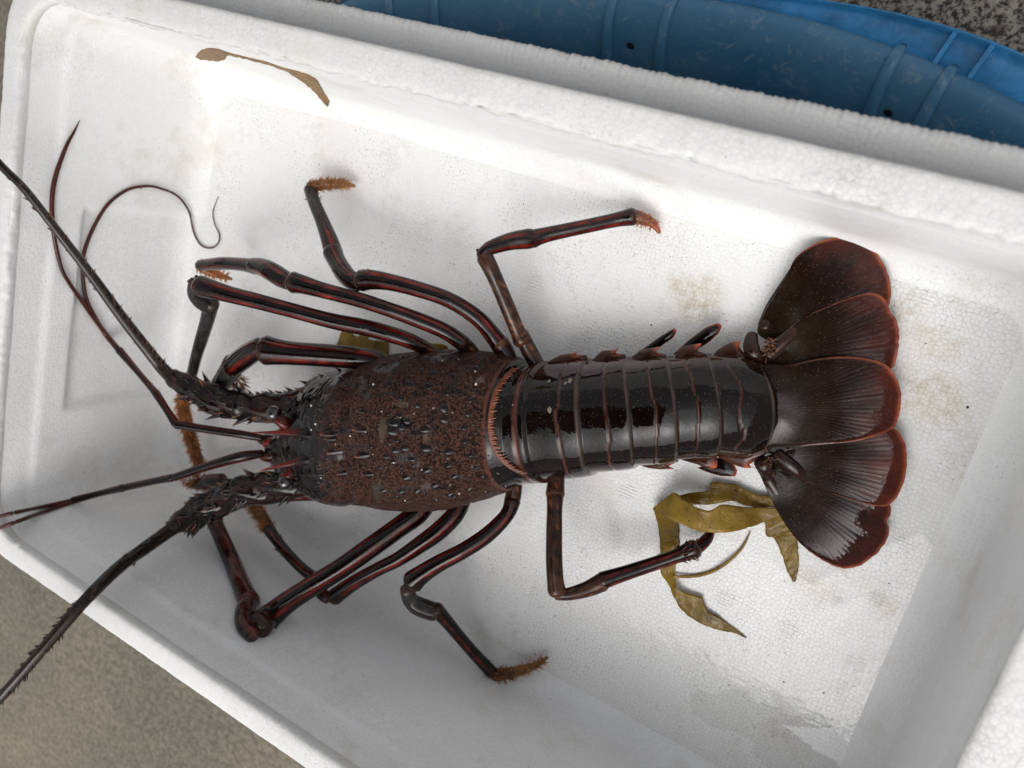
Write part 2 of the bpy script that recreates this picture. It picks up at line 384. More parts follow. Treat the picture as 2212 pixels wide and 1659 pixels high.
# rim: raised inner tongue, lower outer ledge, outer wall
TW = .0166
prof = [(.0030, RZ - .014), (-.0010, RZ - .0065), (-.0014, RZ - .0030), (-.0006, RZ - .0008), (.0012, RZ), (.003, RZ + .0003), (.005, RZ + .0004), (.008, RZ + .0004), (.011, RZ + .0003), (.0135, RZ + .0002), (TW - .0012, RZ - .0002), (TW - .0002, RZ - .0014), (TW, RZ - .005), (TW + .0003, .137), (TW + .0006, .130)]
def off_ring(d, z):
    a, b, c, dd, r = ins(RZ)
    return rr2(IX0 - d, IX1 + d, IY0 - d, IY1 + d, max(.004, r + d * .6), z, 560, 330)
rings = []
for d, z in prof:
    rg = off_ring(d, z); out = []
    for p in rg:
        q = p.copy(); n1 = noise.noise(q * 260) * .0003 + noise.noise(q * 60) * .0004
        # crumbled, chipped bits of the inner lip on the upper and left sides
        chip = max(0, noise.noise(q * 30 + Vector((3, 1, 0))) - .12) * 2.2
        if d < .004 and z > RZ - .006:
            big = 1 if (p.y > -.02 or p.x < -.5) else .2; o2 = (Vector(((IX0 + IX1) / 2, (IY0 + IY1) / 2, z)) - q); o2 = Vector((0, math.copysign(1, o2.y), 0)) if min(abs(q.y - IY0), abs(q.y - IY1)) < .01 else Vector((math.copysign(1, o2.x), 0, 0))
            q += o2 * (noise.noise(q * 240) * .0012 + noise.noise(q * 95) * .0012 + chip * .0010) * big; q.z -= .0012 * chip * big
        q.z += n1 if d < TW - .0005 else 0
        q.y += n1 * .5; out.append(q)
    rings.append(out)
v, f = loft(rings); rim = MB(); rim.add(v, f, (1, 1, 1)); o = rim.build('rim', M_rim); attach(o, box)
LZ = .1255
prof = [(TW - .002, LZ), (TW + .003, LZ), (TW + .008, LZ), (TW + .012, LZ - .0002), (TW + .0150, LZ - .0010), (TW + .0162, LZ - .003), (TW + .0163, LZ - .02), (TW + .0150, .07), (TW + .013, 0), (TW + .012, -.020), (TW + .009, -.0225)]
rings = []
for d, z in prof:
    out = []
    for p in off_ring(d, z):
        q = p.copy(); n1 = noise.noise(q * 260) * .0006 + noise.noise(q * 60) * .0005
        run = q.x if min(abs(q.y - IY1 - d), abs(q.y - IY0 + d)) < .002 else q.y
        ph = run / .0033 + .5 * noise.noise(Vector((run * 120, d * 40, z * 40))); sc_ = abs(math.sin(math.pi * ph)) ** .6 - .6
        w_ = sst(TW + .006, TW + .0145, d) * (1 if z > .10 else .3)
        q.y += n1 + sc_ * .0008 * w_ * (1 if q.y > (IY0 + IY1) / 2 else -1); q.z += n1 * .5 + sc_ * .0006 * w_; out.append(q)
    rings.append(out)
v, f = loft(rings, cap1=True); led = MB(); led.add(v, f, (1, 1, 1)); o = led.build('outer_wall', M_rim); attach(o, box)

CAMP = Vector((0, 0, CAMZ))
bv_b = BVHTree.FromPolygons([Vector(p) for p in basin.v] + [Vector(p) for p in fl.v], list(basin.f) + [tuple(i + len(basin.v) for i in q) for q in fl.f])
bv_b2 = BVHTree.FromPolygons([Vector(p) for p in rim.v], list(rim.f))
def surf(px, py):
    d = ray(px, py); h = bv_b.ray_cast(CAMP, d); h2 = bv_b2.ray_cast(CAMP, d)
    if h2[0] is not None and (h[0] is None or h2[3] < h[3]): return h2[0]
    return h[0]
def P(px, py, z, eps=.002):              # height z, but never inside the foam
    q = un(px, py, z); s = surf(px, py)
    if s is not None and (q - CAMP).length > (s - CAMP).length - eps:
        q = CAMP + (s - CAMP).normalized() * ((s - CAMP).length - eps)
    return q

# ------------------------------------------------------------------ blue tub
def tub():
    TZ = -.024
    far = lambda x: .0965 - (x + .17) ** 2 / (2 * (.57 if x > -.17 else 1.0))
    pts = []
    for i in range(60): x = lerp(-.44, .13, i / 60); pts.append((x, far(x)))
    def corner(a, b, c, k=14):
        for i in range(k):
            t = i / k; pts.append(((1 - t) ** 2 * a[0] + 2 * t * (1 - t) * b[0] + t * t * c[0], (1 - t) ** 2 * a[1] + 2 * t * (1 - t) * b[1] + t * t * c[1]))
    corner((.13, far(.13)), (.22, .0), (.22, -.08))
    for i in range(16): pts.append((.22, lerp(-.08, -.25, i / 16)))
    corner((.22, -.25), (.22, -.37), (.10, -.37))
    for i in range(40): pts.append((lerp(.10, -.38, i / 40), -.37))
    corner((-.38, -.37), (-.50, -.37), (-.50, -.25))
    for i in range(16): pts.append((-.50, lerp(-.25, -.06, i / 16)))
    corner((-.50, -.06), (-.50, .045), (-.44, far(-.44)), 20)
    n = len(pts); nrm = []
    for i in range(n):
        a = Vector(pts[(i - 1) % n]); b = Vector(pts[(i + 1) % n]); t = (b - a).normalized(); nrm.append(Vector((-t.y, t.x)))
    cen = Vector((-.15, -.15))
    nrm = [(-q if q.dot(Vector(p) - cen) < 0 else q) for q, p in zip(nrm, pts)]
    def fsc(x): return lerp(.28, 1.0, sst(-.22, -.01, x))
    def ring(d, z, k=0): return [Vector((p[0] + q.x * d * (fsc(p[0]) if k else 1), p[1] + q.y * d * (fsc(p[0]) if k else 1), z)) for p, q in zip(pts, nrm)]
    root = empty('plastic_tub', (-.15, -.15, GZ)); tag(root, 'weathered blue plastic tub with ribbed sloping wall, half hidden under the foam box', 'tub')
    m, t, p = mat('blue_plastic'); g = N(t); co = g.coords()
    c = g.mix(g.ramp(g.noise(co, 12, 4, .6), .3, .7), (.034, .145, .27), (.08, .21, .33))
    c = g.mix(g.ramp(g.noise(co, 110, 6, .75, 1.0), .55, .70, 0, .65), c, (.24, .33, .38))
    g.L(c, p.inputs['Base Color']); g.L(g.ramp(g.noise(co, 40, 3), .3, .7, .28, .5), p.inputs['Roughness'])
    b = g.bump(g.noise(co, 260, 4), .3, .0006); g.L(g.bump(g.noise(co, 25, 2), .5, .002, b), p.inputs['Normal'])
    m2 = simple('blue_plastic_bright', (.03, .20, .42), .35, 60, .3, bump=.0006)
    wall = MB(); prof = [(.001, TZ - .006), (.0, TZ - .0025), (-.0025, TZ - .0004), (-.006, TZ), (-.011, TZ - .0015), (-.018, TZ - .006), (-.030, TZ - .017), (-.045, TZ - .036), (-.062, TZ - .066), (-.075, GZ + .006), (-.09, GZ + .003)]
    v, f = loft([ring(d, z) for d, z in prof], cap1=True); wall.add(v, f, (1, 1, 1)); attach(wall.build('wall', m), root)
    fl_ = MB(); prof = [(-.001, TZ - .003), (.001, TZ - .010), (.0015, TZ - .016), (.016, TZ - .017), (.0200, TZ - .016), (.0212, TZ - .012), (.0225, TZ - .012), (.0232, TZ - .018), (.0232, TZ - .034)]
    v, f = loft([ring(d, z, 1) for d, z in prof]); fl_.add(v, f, (1, 1, 1)); attach(fl_.build('flange', m2), root)
    def at(x):
        i = min(range(60), key=lambda k: abs(pts[k][0] - x)); return Vector(pts[i]), nrm[i]
    wp = [(.003, TZ - .005), (.0005, TZ - .001), (-.006, TZ + .001), (-.018, TZ - .005), (-.030, TZ - .016), (-.045, TZ - .035), (-.062, TZ - .065)]
    for xx in (-.407, -.377, -.236, -.201, -.069, -.0405):     # raised upright ribs
        p0, n0 = at(xx); tn = Vector((-n0.y, n0.x)); tn = tn if tn.x < 0 else -tn; rb = MB()
        pth = [(*(p0 + n0 * d + tn * 0), z) for d, z in wp]
        rg = []
        for k, (d, z) in enumerate(wp):
            q = p0 + n0 * d + tn * (d * (-.25 if xx < -.1 else -.02)); r_ = [.0022, .0030, .0034, .0036, .0038, .0040, .0042][k]
            rg.append([Vector((q.x + tn.x * r_ * math.cos(a), q.y + tn.y * r_ * math.cos(a), z)) + (Vector((-n0.x, -n0.y, .8)).normalized() * r_ * .8 * math.sin(a)) for a in [2 * math.pi * j / 12 for j in range(12)]])
        v, f = loft(rg, cap0=True, cap1=True); rb.add(v, f, (1, 1, 1)); attach(rb.build('rib', m), root)
    for xx in (-.052, -.028, .03, -.24):             # gussets between crest and flange
        p0, n0 = at(xx); tn = Vector((-n0.y, n0.x)); q0 = p0 + n0 * .0005; q1 = p0 + n0 * .0212 * fsc(xx)
        gs = MB(); vs = []
        for s_ in (-1, 1):
            for q, z in ((q0, TZ - .016), (q0, TZ - .004), (q1, TZ - .0125), (q1, TZ - .017)):
                vs.append((q.x + tn.x * .0012 * s_, q.y + tn.y * .0012 * s_, z))
        gs.add(vs, [(0, 1, 2, 3), (7, 6, 5, 4), (0, 4, 5, 1), (1, 5, 6, 2), (2, 6, 7, 3), (3, 7, 4, 0)], (1, 1, 1)); attach(gs.build('gusset', m2, smooth=False), root)
    md = simple('drain_dark', (.006, .008, .01), .6)
    for xx in (-.228, -.062, -.40):                            # dark drain holes
        p0, n0 = at(xx); q = p0 - n0 * .029; z = TZ - .0165
        h = MB(); nn = Vector((-n0.x * .8, -n0.y * .8, .6)).normalized(); a_ = nn.orthogonal().normalized(); b_ = nn.cross(a_)
        ctr = Vector((q.x, q.y, z)) + nn * .0012
        v = [ctr + nn * .0006] + [ctr + (a_ * math.cos(k * math.pi / 8) + b_ * math.sin(k * math.pi / 8)) * .0026 for k in range(16)]
        h.add(v, [(0, 1 + k, 1 + (k + 1) % 16) for k in range(16)], (1, 1, 1)); attach(h.build('drain_hole', md), root)
tub()

# ------------------------------------------------------------------ lobster
DK = (.0050, .0028, .0024); BR = (.045, .016, .009); RED = (.13, .010, .006); RUST = (.20, .055, .028); ORG = (.42, .13, .04); GRY = (.035, .034, .030)
BODY = MB()

def tube(mb, pts, n=18, colf=None, flat=1.0, cap=True, step=.0022, fuzz=0.0, ridge=0.0, lump=0.0):
    """pts: (x,y,z,r); returns resampled centre line."""
    Q = resample([tuple(p) for p in pts], step); C = [Vector(q[:3]) for q in Q]
    rings, cols, uv = [], [], []; L = 0; prev = None
    tot = sum((C[i + 1] - C[i]).length for i in range(len(C) - 1)) or 1
    seq = list(range(len(C)))
    for i in seq:
        t = (C[min(i + 1, len(C) - 1)] - C[max(i - 1, 0)]).normalized()
        upv = Vector((0, 0, 1)) - t * t.z
        if upv.length < .25 and prev is not None: upv = prev - t * prev.dot(t)
        if upv.length < 1e-4: upv = Vector((0, 1, 0))
        upv.normalize(); prev = upv; sd_ = t.cross(upv).normalized()
        if i: L += (C[i] - C[i - 1]).length
        r = max(Q[i][3], .00012)
        ringp = []
        for k in range(n):
            a = 2 * math.pi * k / n
            rr = r * (1 + ridge * (abs(math.cos(a * 2)) - .5)) * (1 + (lump * noise.noise(C[i] * 95 + Vector((math.cos(a), math.sin(a), 0)) * 1.6) if lump else 0))
            ringp.append(C[i] + sd_ * math.cos(a) * rr + upv * math.sin(a) * rr * flat)
            cols.append(colf(L / tot, a) if colf else DK); uv.append((0, L / tot, 0))
        rings.append(ringp)
    if cap:      # rounded ends
        for end in (0, -1):
            t = (C[0] - C[1]).normalized() if end == 0 else (C[-1] - C[-2]).normalized()
            r = Q[end][3]; src = rings[end]; cc = cols[:n] if end == 0 else cols[-n:]; uu = uv[:n] if end == 0 else uv[-n:]
            c0 = C[end]
            new = []
            for ph in (.5, .85, .98):
                new.append([c0 + (p - c0) * math.sqrt(1 - ph * ph) + t * r * ph * .7 for p in src])
            if end == 0: rings = new[::-1] + rings; cols = cc * 3 + cols; uv = uu * 3 + uv
            else: rings = rings + new; cols = cols + cc * 3; uv = uv + uu * 3
    v, f = loft(rings, cap0=True, cap1=True); mb.add(v, f, cols, uv, fuzz)
    return Q
def cone(mb, base, dirv, r, L, c0=DK, c1=ORG, n=7, fuzz=0.0, bend=None):
    dirv = dirv.normalized(); a = dirv.orthogonal().normalized(); b = dirv.cross(a)
    v = []; c = []
    for s, k in ((0, 1.0), (.35, .62), (.7, .3), (1.0, .03)):
        ctr = base + dirv * L * s + (bend * (s * s) if bend else Vector())
        for j in range(n):
            an = 2 * math.pi * j / n; v.append(ctr + (a * math.cos(an) + b * math.sin(an)) * r * k); c.append(mixc(c0, c1, s ** 3))
    f = [(i * n + j, i * n + (j + 1) % n, (i + 1) * n + (j + 1) % n, (i + 1) * n + j) for i in range(3) for j in range(n)]; f.append(tuple(3 * n + j for j in range(n)))
    mb.add(v, f, c, None, fuzz)

# ---- trunk: carapace and abdomen in one loft.  (x, y_top, y_bottom, x_shift_bottom, centre z, up, down)
ST_ = [(598, 935, 1005, 0, .036, .010, .014), (618, 915, 1022, 0, .037, .016, .018), (645, 880, 1045, 0, .037, .024, .022), (672, 838, 1062, 0, .037, .032, .026), (705, 808, 1076, 0, .037, .038, .030), (740, 799, 1086, 0, .037, .043, .032), (768, 795, 1087, 0, .037, .046, .033),
       (795, 782, 1078, 0, .037, .048, .033), (835, 770, 1090, 0, .037, .049, .033), (880, 762, 1097, 0, .037, .050, .033), (940, 758, 1098, 0, .037, .050, .033), (1000, 757, 1090, 0, .036, .049, .032), (1050, 762, 1078, 0, .036, .047, .031), (1090, 768, 1064, 0, .035, .045, .030),
       (1118, 776, 1053, 6, .034, .043, .029), (1138, 784, 1046, 8, .033, .041, .028), (1176, 781, 1038, 20, .032, .038, .026), (1225, 778, 1031, 18, .031, .037, .025), (1270, 775, 1023, 20, .030, .036, .024), (1315, 774, 1015, 22, .029, .035, .023), (1358, 772, 1008, 22, .028, .034, .022),
       (1403, 771, 1002, 20, .027, .032, .021), (1447, 769, 996, 18, .026, .030, .020), (1486, 767, 990, 18, .024, .028, .018), (1533, 764, 986, 18, .022, .026, .017), (1570, 764, 986, 16, .020, .023, .015), (1605, 768, 984, 12, .018, .020, .013), (1640, 782, 970, 10, .016, .016, .011)]
T_ = [un(s[0], s[1], s[4]) for s in ST_]; B_ = [un(s[0] + s[3], s[2], s[4]) for s in ST_]
key = []
for s, a, b in zip(ST_, T_, B_):
    c = (a + b) / 2; h = (a - b) / 2; key.append((c.x, c.y, c.z, h.x, h.y, s[5], s[6], s[0]))
rows = resample(key, .0008)
axis = (Vector(key[-1][:3]) - Vector(key[4][:3])); axis.z = 0; axis.normalize()
GROOVE = [1160, 1236, 1315, 1403, 1486, 1572]; EDGE = [1138, 1176, 1268, 1358, 1447, 1533, 1638]
CARX = 1100
NR = 160
rings, cols, uv, fz = [], [], [], []
def bow(px): return lerp(.001, .011, sst(1100, 1400, px))
for ri, q in enumerate(rows):
    c = Vector(q[:3]); h = Vector((q[3], q[4], 0)); hu, hd, px = q[5], q[6], q[7]
    out = []
    for k in range(NR):
        a = 2 * math.pi * k / NR; ca, sa = math.cos(a), math.sin(a)
        e = .82 if px < 1110 else .88
        sx = math.copysign(abs(ca) ** e, ca); sz = math.copysign(abs(sa) ** (1.0 if sa > 0 else .7), sa)
        pxx = px
        rad = 1.0; colr = DK; fuzz = 0.0
        if px <= 1138:
            # cervical groove
            gpos = 775 + 62 * max(0, sa) ** 1.2
            d = (px - gpos) / 9; rad -= .055 * math.exp(-d * d) * (.7 + 1.2 * noise.noise(Vector((math.cos(a) * 4, math.sin(a) * 4, 1))))
            fuzz = sst(675, 705, px + 45 * noise.noise(Vector((math.cos(a) * 3, math.sin(a) * 3, px * .02))))
            if px < 782: fuzz *= lerp(sst(.40, .70, sa + .25 * noise.noise(Vector((px * .04, a * 2, 5)))), 1, sst(765, 785, px))
            # hind border: smooth band behind the fuzzy shield
            fuzz *= sst(CARX + 14, CARX + 8, px)
            rad -= .035 * sst(CARX + 6, CARX + 14, px)
            colr = DK
            if abs(px - CARX - 11) < 2: colr = (.08, .025, .014)
            if 700 < px < 1095:
                rad += .016 * noise.noise(Vector((px * .03, math.sin(a) * 4, math.cos(a) * 4))) + .010 * noise.noise(Vector((px * .15, math.sin(a) * 14, math.cos(a) * 14)))
            elif px <= 700: rad += .16 * noise.noise(Vector((px * .05, math.sin(a) * 3.5, math.cos(a) * 3.5))) * sst(720, 660, px); colr = DK
        else:
            seg = max(i for i, e_ in enumerate(EDGE) if e_ <= px + 1e-6) if px < 1638 else 6
            e0 = EDGE[min(seg, 6)]; e1 = EDGE[min(seg + 1, 6)] if seg < 6 else 1660
            s = (px - e0) / max(1, (e1 - e0))
            rad = .955 + .045 * sst(0, .9, s) + .008 * math.sin(math.pi * s)
            if seg >= 1:
                gw = GROOVE[min(seg, 5)] + (4 * math.sin(a * 7) if seg == 5 else 0); dg = (px - gw + 4 * noise.noise(Vector((math.cos(a) * 3, seg * 7.3, math.sin(a) * 3))) - 5 * (abs(ca) < .3) * math.cos(a * 2 + seg)) / 1.5
                if seg > 5: dg = 9
                gr = math.exp(-dg * dg); rad -= .022 * gr; colr = mixc(DK, (.095, .030, .018), gr * .9)
            else:
                dg = (px - GROOVE[0]) / 3.2; gr = math.exp(-dg * dg); rad -= .02 * gr; colr = mixc(DK, (.10, .028, .018), gr)
            if s > .95: colr = mixc(colr, (.060, .042, .034), .8)
            side = sst(.75, 1.0, abs(ca)); colr = mixc(colr, BR, side * .7)
        p = c + h * sx * rad + Vector((0, 0, (hu if sa > 0 else hd) * sz * rad))
        p += axis * bow(px) * max(0, sa) ** 1.5
        out.append(p); cols.append(colr); uv.append((0, 0, 0)); fz.append(fuzz)
    rings.append(out)
v, f = loft(rings, cap0=True, cap1=True); BODY.add(v, [q[::-1] for q in f], cols, uv, fz)
bv_c = BVHTree.FromPolygons([Vector(p) for p in BODY.v], BODY.f)
def proj(p):
    v = p - CAMP; zc = v.dot(-back); return CX + FP * v.dot(right) / zc, CY - FP * v.dot(up) / zc
# worn, bare and stained patches of the shield: x, y, half sizes, colour, furriness
PATCH = [(827, 926, 9, 26, (.050, .044, .030), .35), (866, 872, 20, 7, (.060, .050, .034), .5), (872, 915, 22, 17, (.006, .004, .004), 0), (900, 935, 16, 12, (.007, .005, .004), .1), (876, 990, 26, 11, (.012, .007, .006), .12), (930, 968, 13, 9, (.02, .012, .010), .3), (782, 832, 8, 18, (.030, .030, .028), .2), (792, 856, 8, 10, (.028, .030, .028), .2),
         (1038, 820, 11, 9, (.075, .060, .045), .4), (920, 945, 8, 18, (.07, .06, .042), .5), (1024, 852, 7, 8, (.075, .062, .045), .5), (815, 1062, 10, 18, (.025, .024, .022), .3), (770, 965, 26, 7, (.010, .006, .006), .15), (745, 930, 18, 7, (.008, .005, .005), .1), (720, 985, 30, 10, (.012, .007, .007), .15), (735, 905, 14, 6, (.008, .005, .005), .1), (925, 1050, 16, 8, (.05, .03, .035), .4), (705, 860, 22, 12, (.010, .006, .006), .1), (720, 820, 28, 12, (.008, .006, .006), .0)]
for i, p in enumerate(BODY.v):
    if BODY.z[i] <= 0: continue
    x, y = proj(Vector(p))
    tf = sst(708, 690, x + 26 * noise.noise(Vector((x * .04, y * .04, 2))) + 10 * noise.noise(Vector((x * .2, y * .2, 2))))
    if tf > 0: BODY.c[i] = mixc(BODY.c[i], (.0040, .0026, .0026), tf); BODY.z[i] *= 1 - tf
    for cx_, cy_, a_, b_, c_, fz_ in PATCH:
        d = math.hypot((x - cx_) / a_, (y - cy_) / b_) + .55 * noise.noise(Vector((x * .11, y * .11, cx_))) + .25 * noise.noise(Vector((x * .4, y * .4, cx_)))
        t = sst(1.05, .85, d)
        if t > 0: BODY.c[i] = mixc(BODY.c[i], c_, t); BODY.z[i] = lerp(BODY.z[i], fz_, t)
def onbody(px, py):
    h = bv_c.ray_cast(CAMP, ray(px, py))
    if h[0] is None: return None
    n = h[1]; n = n if n.dot(CAMP - h[0]) > 0 else -n
    return h[0], n
FWD = -axis
# ---- tubercles and spines on the carapace (crop coordinates of the shield)
def cc(x, y): return 658.3 + x / 4.032, 713.2 + y / 4.032
TUB = [(290, 720, 16, 2), (500, 710, 14, 2), (520, 865, 18, 3), (265, 900, 20, 3), (265, 945, 15, 2.6), (290, 1070, 17, 2.6), (545, 1085, 18, 3), (370, 1250, 16, 2.4), (570, 1245, 15, 2.4), (745, 465, 13, 1), (905, 465, 14, 1), (1080, 485, 16, 1), (590, 495, 12, 1.5),
       (845, 585, 10, 1), (1000, 655, 11, .8), (1225, 680, 19, .8), (1230, 785, 17, .9), (1255, 550, 12, .8), (1300, 390, 14, .8), (1140, 365, 13, .8), (1025, 345, 10, .8), (1510, 325, 15, .7), (790, 365, 9, .8), (1475, 515, 11, .7), (1440, 610, 12, .7), (1415, 740, 10, .8), (1405, 850, 12, .8), (1060, 870, 15, 1.0),
       (1075, 1030, 17, .8), (800, 1050, 13, 1.3), (880, 1035, 13, 1.3), (1265, 1060, 18, .8), (1410, 975, 12, .8), (1450, 1085, 12, .7), (945, 1125, 11, .8), (1285, 1175, 16, .7), (1505, 1190, 11, .7), (1070, 1230, 15, .9), (905, 1285, 15, 1.1), (1330, 1280, 13, .8), (1155, 1365, 15, .7), (1010, 1400, 15, .7), (860, 1415, 13, .7),
       (1450, 1380, 13, .7), (1290, 1435, 13, .7), (1155, 1475, 10, .6), (1580, 1405, 12, .5), (700, 1400, 12, 1), (1570, 1270, 11, .6), (1640, 1310, 9, .6), (870, 240, 11, .5), (1060, 245, 14, .5), (1320, 240, 15, .5), (1560, 245, 13, .5), (700, 290, 10, .8), (760, 800, 16, 1.2), (780, 880, 17, 1.2), (850, 860, 14, .8), (890, 790, 12, .9), (820, 740, 12, 1), (780, 1150, 12, 1), (730, 1100, 10, 1.2)]
def knob(px, py, rpx, elong):
    h = onbody(px, py)
    if not h: return
    p, n = h; r = rpx / 4.032 * lsc(p); d = (n * .7 + FWD * (.55 * elong)).normalized()
    tip = p + n * r * (.55 + .12 * elong) + FWD * r * elong * .95; a_ = FWD; b_ = n.cross(FWD).normalized(); a_ = b_.cross(n).normalized()
    if a_.dot(FWD) < 0: a_ = -a_
    v = []; m_ = 14; cl = []
    for k, (s, q) in enumerate(((0, 1.0), (.3, .93), (.55, .74), (.78, .46), (.93, .2))):
        c0 = (p - n * r * .35).lerp(tip, s)
        for j in range(m_):
            an = 2 * math.pi * j / m_; v.append(c0 + (a_ * math.cos(an) * (1 + .25 * elong) + b_ * math.sin(an)) * r * q); cl.append(mixc((.006, .0045, .0045), (.012, .008, .007) if elong < 2 else (.10, .035, .02), s ** 6))
    v.append(tip); cl.append((.03, .02, .015) if elong < 1.5 else (.25, .10, .05))
    f = [(i * m_ + j, i * m_ + (j + 1) % m_, (i + 1) * m_ + (j + 1) % m_, (i + 1) * m_ + j) for i in range(4) for j in range(m_)] + [(4 * m_ + j, 4 * m_ + (j + 1) % m_, 5 * m_) for j in range(m_)]
    BODY.add(v, f, cl)
for x, y, r, e in TUB: knob(*cc(x + random.uniform(-14, 14), y + random.uniform(-10, 10)), r * (2.7 if e < 1.4 else 2.2), e)
for _ in range(520):
    px = random.uniform(690, 1085); py = random.uniform(765, 1092)
    knob(px, py, random.choice((5, 6, 8, 8, 11, 15)) * random.uniform(.8, 1.2), random.uniform(.4, 1.0))
for _ in range(70): knob(random.uniform(615, 720), random.uniform(850, 1060), random.uniform(6, 15), 1.7)
for _ in range(24):      # tiny pale barnacle specks
    h = onbody(random.uniform(660, 1120), random.uniform(775, 1090))
    if h: r_ = random.uniform(.00035, .0009); tube(BODY, [(*(h[0] - h[1] * r_ * .3), r_), (*(h[0] + h[1] * r_ * .6), r_ * .8)], 8, lambda s, a: (.55, .50, .44), step=.0008)
# side spines of the head
for px, py, tx, ty, z, r in ((664, 828, 644, 822, .045, 5), (668, 848, 643, 845, .05, 4), (600, 860, 563, 844, .05, 8), (606, 850, 590, 843, .055, 5), (672, 1062, 645, 1072, .045, 7), (642, 1040, 608, 1052, .052, 6), (668, 1035, 632, 1030, .06, 4), (700, 815, 684, 806, .045, 4), (735, 800, 722, 793, .04, 4),
                         (820, 1086, 805, 1093, .035, 4), (790, 1082, 774, 1080, .035, 4), (760, 1086, 742, 1093, .035, 4), (905, 1097, 892, 1103, .03, 3),):
    a = un(px, py, z); b = un(tx, ty, z + .004); cone(BODY, a, b - a, r * lsc(a), (b - a).length, DK, ORG, 9)
# toothed fringe behind the shield
FR = [(1822, 345), (1740, 430), (1670, 540), (1640, 650), (1625, 760), (1622, 860), (1640, 960), (1680, 1060), (1740, 1140), (1820, 1200), (1905, 1240)]
prevp = None
for i in range(64):
    t = i / 63 * (len(FR) - 1); x, y = cat(FR, t); h = onbody(*cc(x, y))
    if not h: continue
    p, n = h; back_ = (axis + Vector((0, 0, .05))).normalized(); side = n.cross(axis).normalized()
    L = .0042 * random.uniform(.7, 1.25)
    cone(BODY, p + n * .0004 - axis * .0012, (axis + side * random.uniform(-.25, .25)), .0013, L, (.13, .035, .014), (.24, .07, .025), 5)
band = [];
for i in range(90):
    x, y = cat(FR, i / 89 * (len(FR) - 1)); h = onbody(*cc(x, y))
    if h: band.append((*(h[0] + h[1] * .0001 - axis * .0014), .0010))
tube(BODY, band, 8, lambda s, a: (.13, .036, .016), cap=False)
# lichen-like scars on the first tail plates
for x, y, r in ((1232, 823, 6.5), (1188, 886, 7), (1187, 824, 4.5), (1108, 875, 2.5), (1075, 1022, 2.5), (1198, 1037, 3), (1222, 829, 4)):
    h = onbody(x, y)
    if not h: continue
    p, n = h; a_ = axis; b_ = n.cross(axis).normalized(); rr = r * lsc(p)
    ring = [p + n * .00045 + (a_ * math.cos(k * .393) * .75 + b_ * math.sin(k * .393) * 1.15) * rr * random.uniform(.75, 1.15) for k in range(16)]
    BODY.add([p + n * .0006] + ring, [(0, 1 + k, 1 + (k + 1) % 16) for k in range(16)], (.20, .17, .13))

# ---- flat plates: pleura, swimmerets
def c3(x, y): return 1042.4 + x / 3.3595, 685.8 + y / 3.3595
def plate(mb, poly, z0, z1, th, colf, smooth_n=6, dome=.002, rimcol=None):
    pts = [P(x, y, z0 + (z1 - z0) * (i / len(poly)) if False else z0, .0015) for i, (x, y) in enumerate(poly)]
    dense = []
    for i in range(len(pts) * smooth_n):
        a = cat([tuple(p) for p in pts], i / smooth_n, True); b0 = pts[(i // smooth_n) % len(pts)]; b1 = pts[(i // smooth_n + 1) % len(pts)]; lin = b0.lerp(b1, (i % smooth_n) / smooth_n)
        dense.append(Vector(a) * .35 + lin * .65)
    c = sum(dense, Vector()) / len(dense); n = len(dense)
    lv = [0.0, .3, .6, .85, .97, 1.0]; v, cl = [], []
    for side in (1, -1):
        for s in lv:
            for p in dense:
                q = c + (p - c) * s; q = q + Vector((0, 0, side * th * math.sqrt(max(0, 1 - s ** 3)) + dome * (1 - s * s))); v.append(q); cl.append(colf(s, q) if callable(colf) else colf)
    f = []
    m_ = len(lv)
    for sd_ in (0, 1):
        for i in range(m_ - 1):
            for j in range(n):
                k = (j + 1) % n; o_ = sd_ * m_ * n; quad = (o_ + i * n + j, o_ + i * n + k, o_ + (i + 1) * n + k, o_ + (i + 1) * n + j); f.append(quad if sd_ else quad[::-1])
    mb.add(v, f, cl)
PL = [([(470, 330), (560, 272), (640, 258), (690, 245), (675, 270), (755, 272), (760, 340), (600, 380)], .030),
      ([(780, 330), (860, 245), (930, 236), (985, 225), (960, 255), (1035, 268), (1050, 340), (900, 380)], .028),
      ([(1080, 320), (1130, 245), (1200, 225), (1290, 213), (1255, 250), (1330, 268), (1345, 330), (1200, 370)], .026),
      ([(1385, 310), (1430, 225), (1500, 200), (1590, 188), (1560, 240), (1620, 265), (1640, 330), (1500, 370)], .023),
      ([(1660, 310), (1700, 240), (1770, 195), (1868, 166), (1858, 205), (1900, 260), (2020, 320), (2025, 400), (1850, 420)], .018),
      ([(1120, 1060), (1200, 1092), (1290, 1102), (1392, 1098), (1350, 1080), (1425, 1040), (1300, 1020)], .024),
      ([(1440, 1030), (1560, 1066), (1640, 1100), (1700, 1088), (1700, 1000), (1560, 990)], .020),
      ([(1700, 1000), (1780, 1050), (1880, 1088), (1948, 1094), (1935, 1068), (2070, 985), (2066, 920), (1850, 950)], .017)]
for poly, z in PL:
    pts = [c3(*p) for p in poly]
    tip = un(*pts[3 if poly[0][1] < 600 else 3], z)
    plate(BODY, pts, z, z, .0018, lambda s, q, tip=tip: mixc(BR, (.40, .085, .04), sst(.0055, .001, (q.xy - tip.xy).length)), dome=.001)
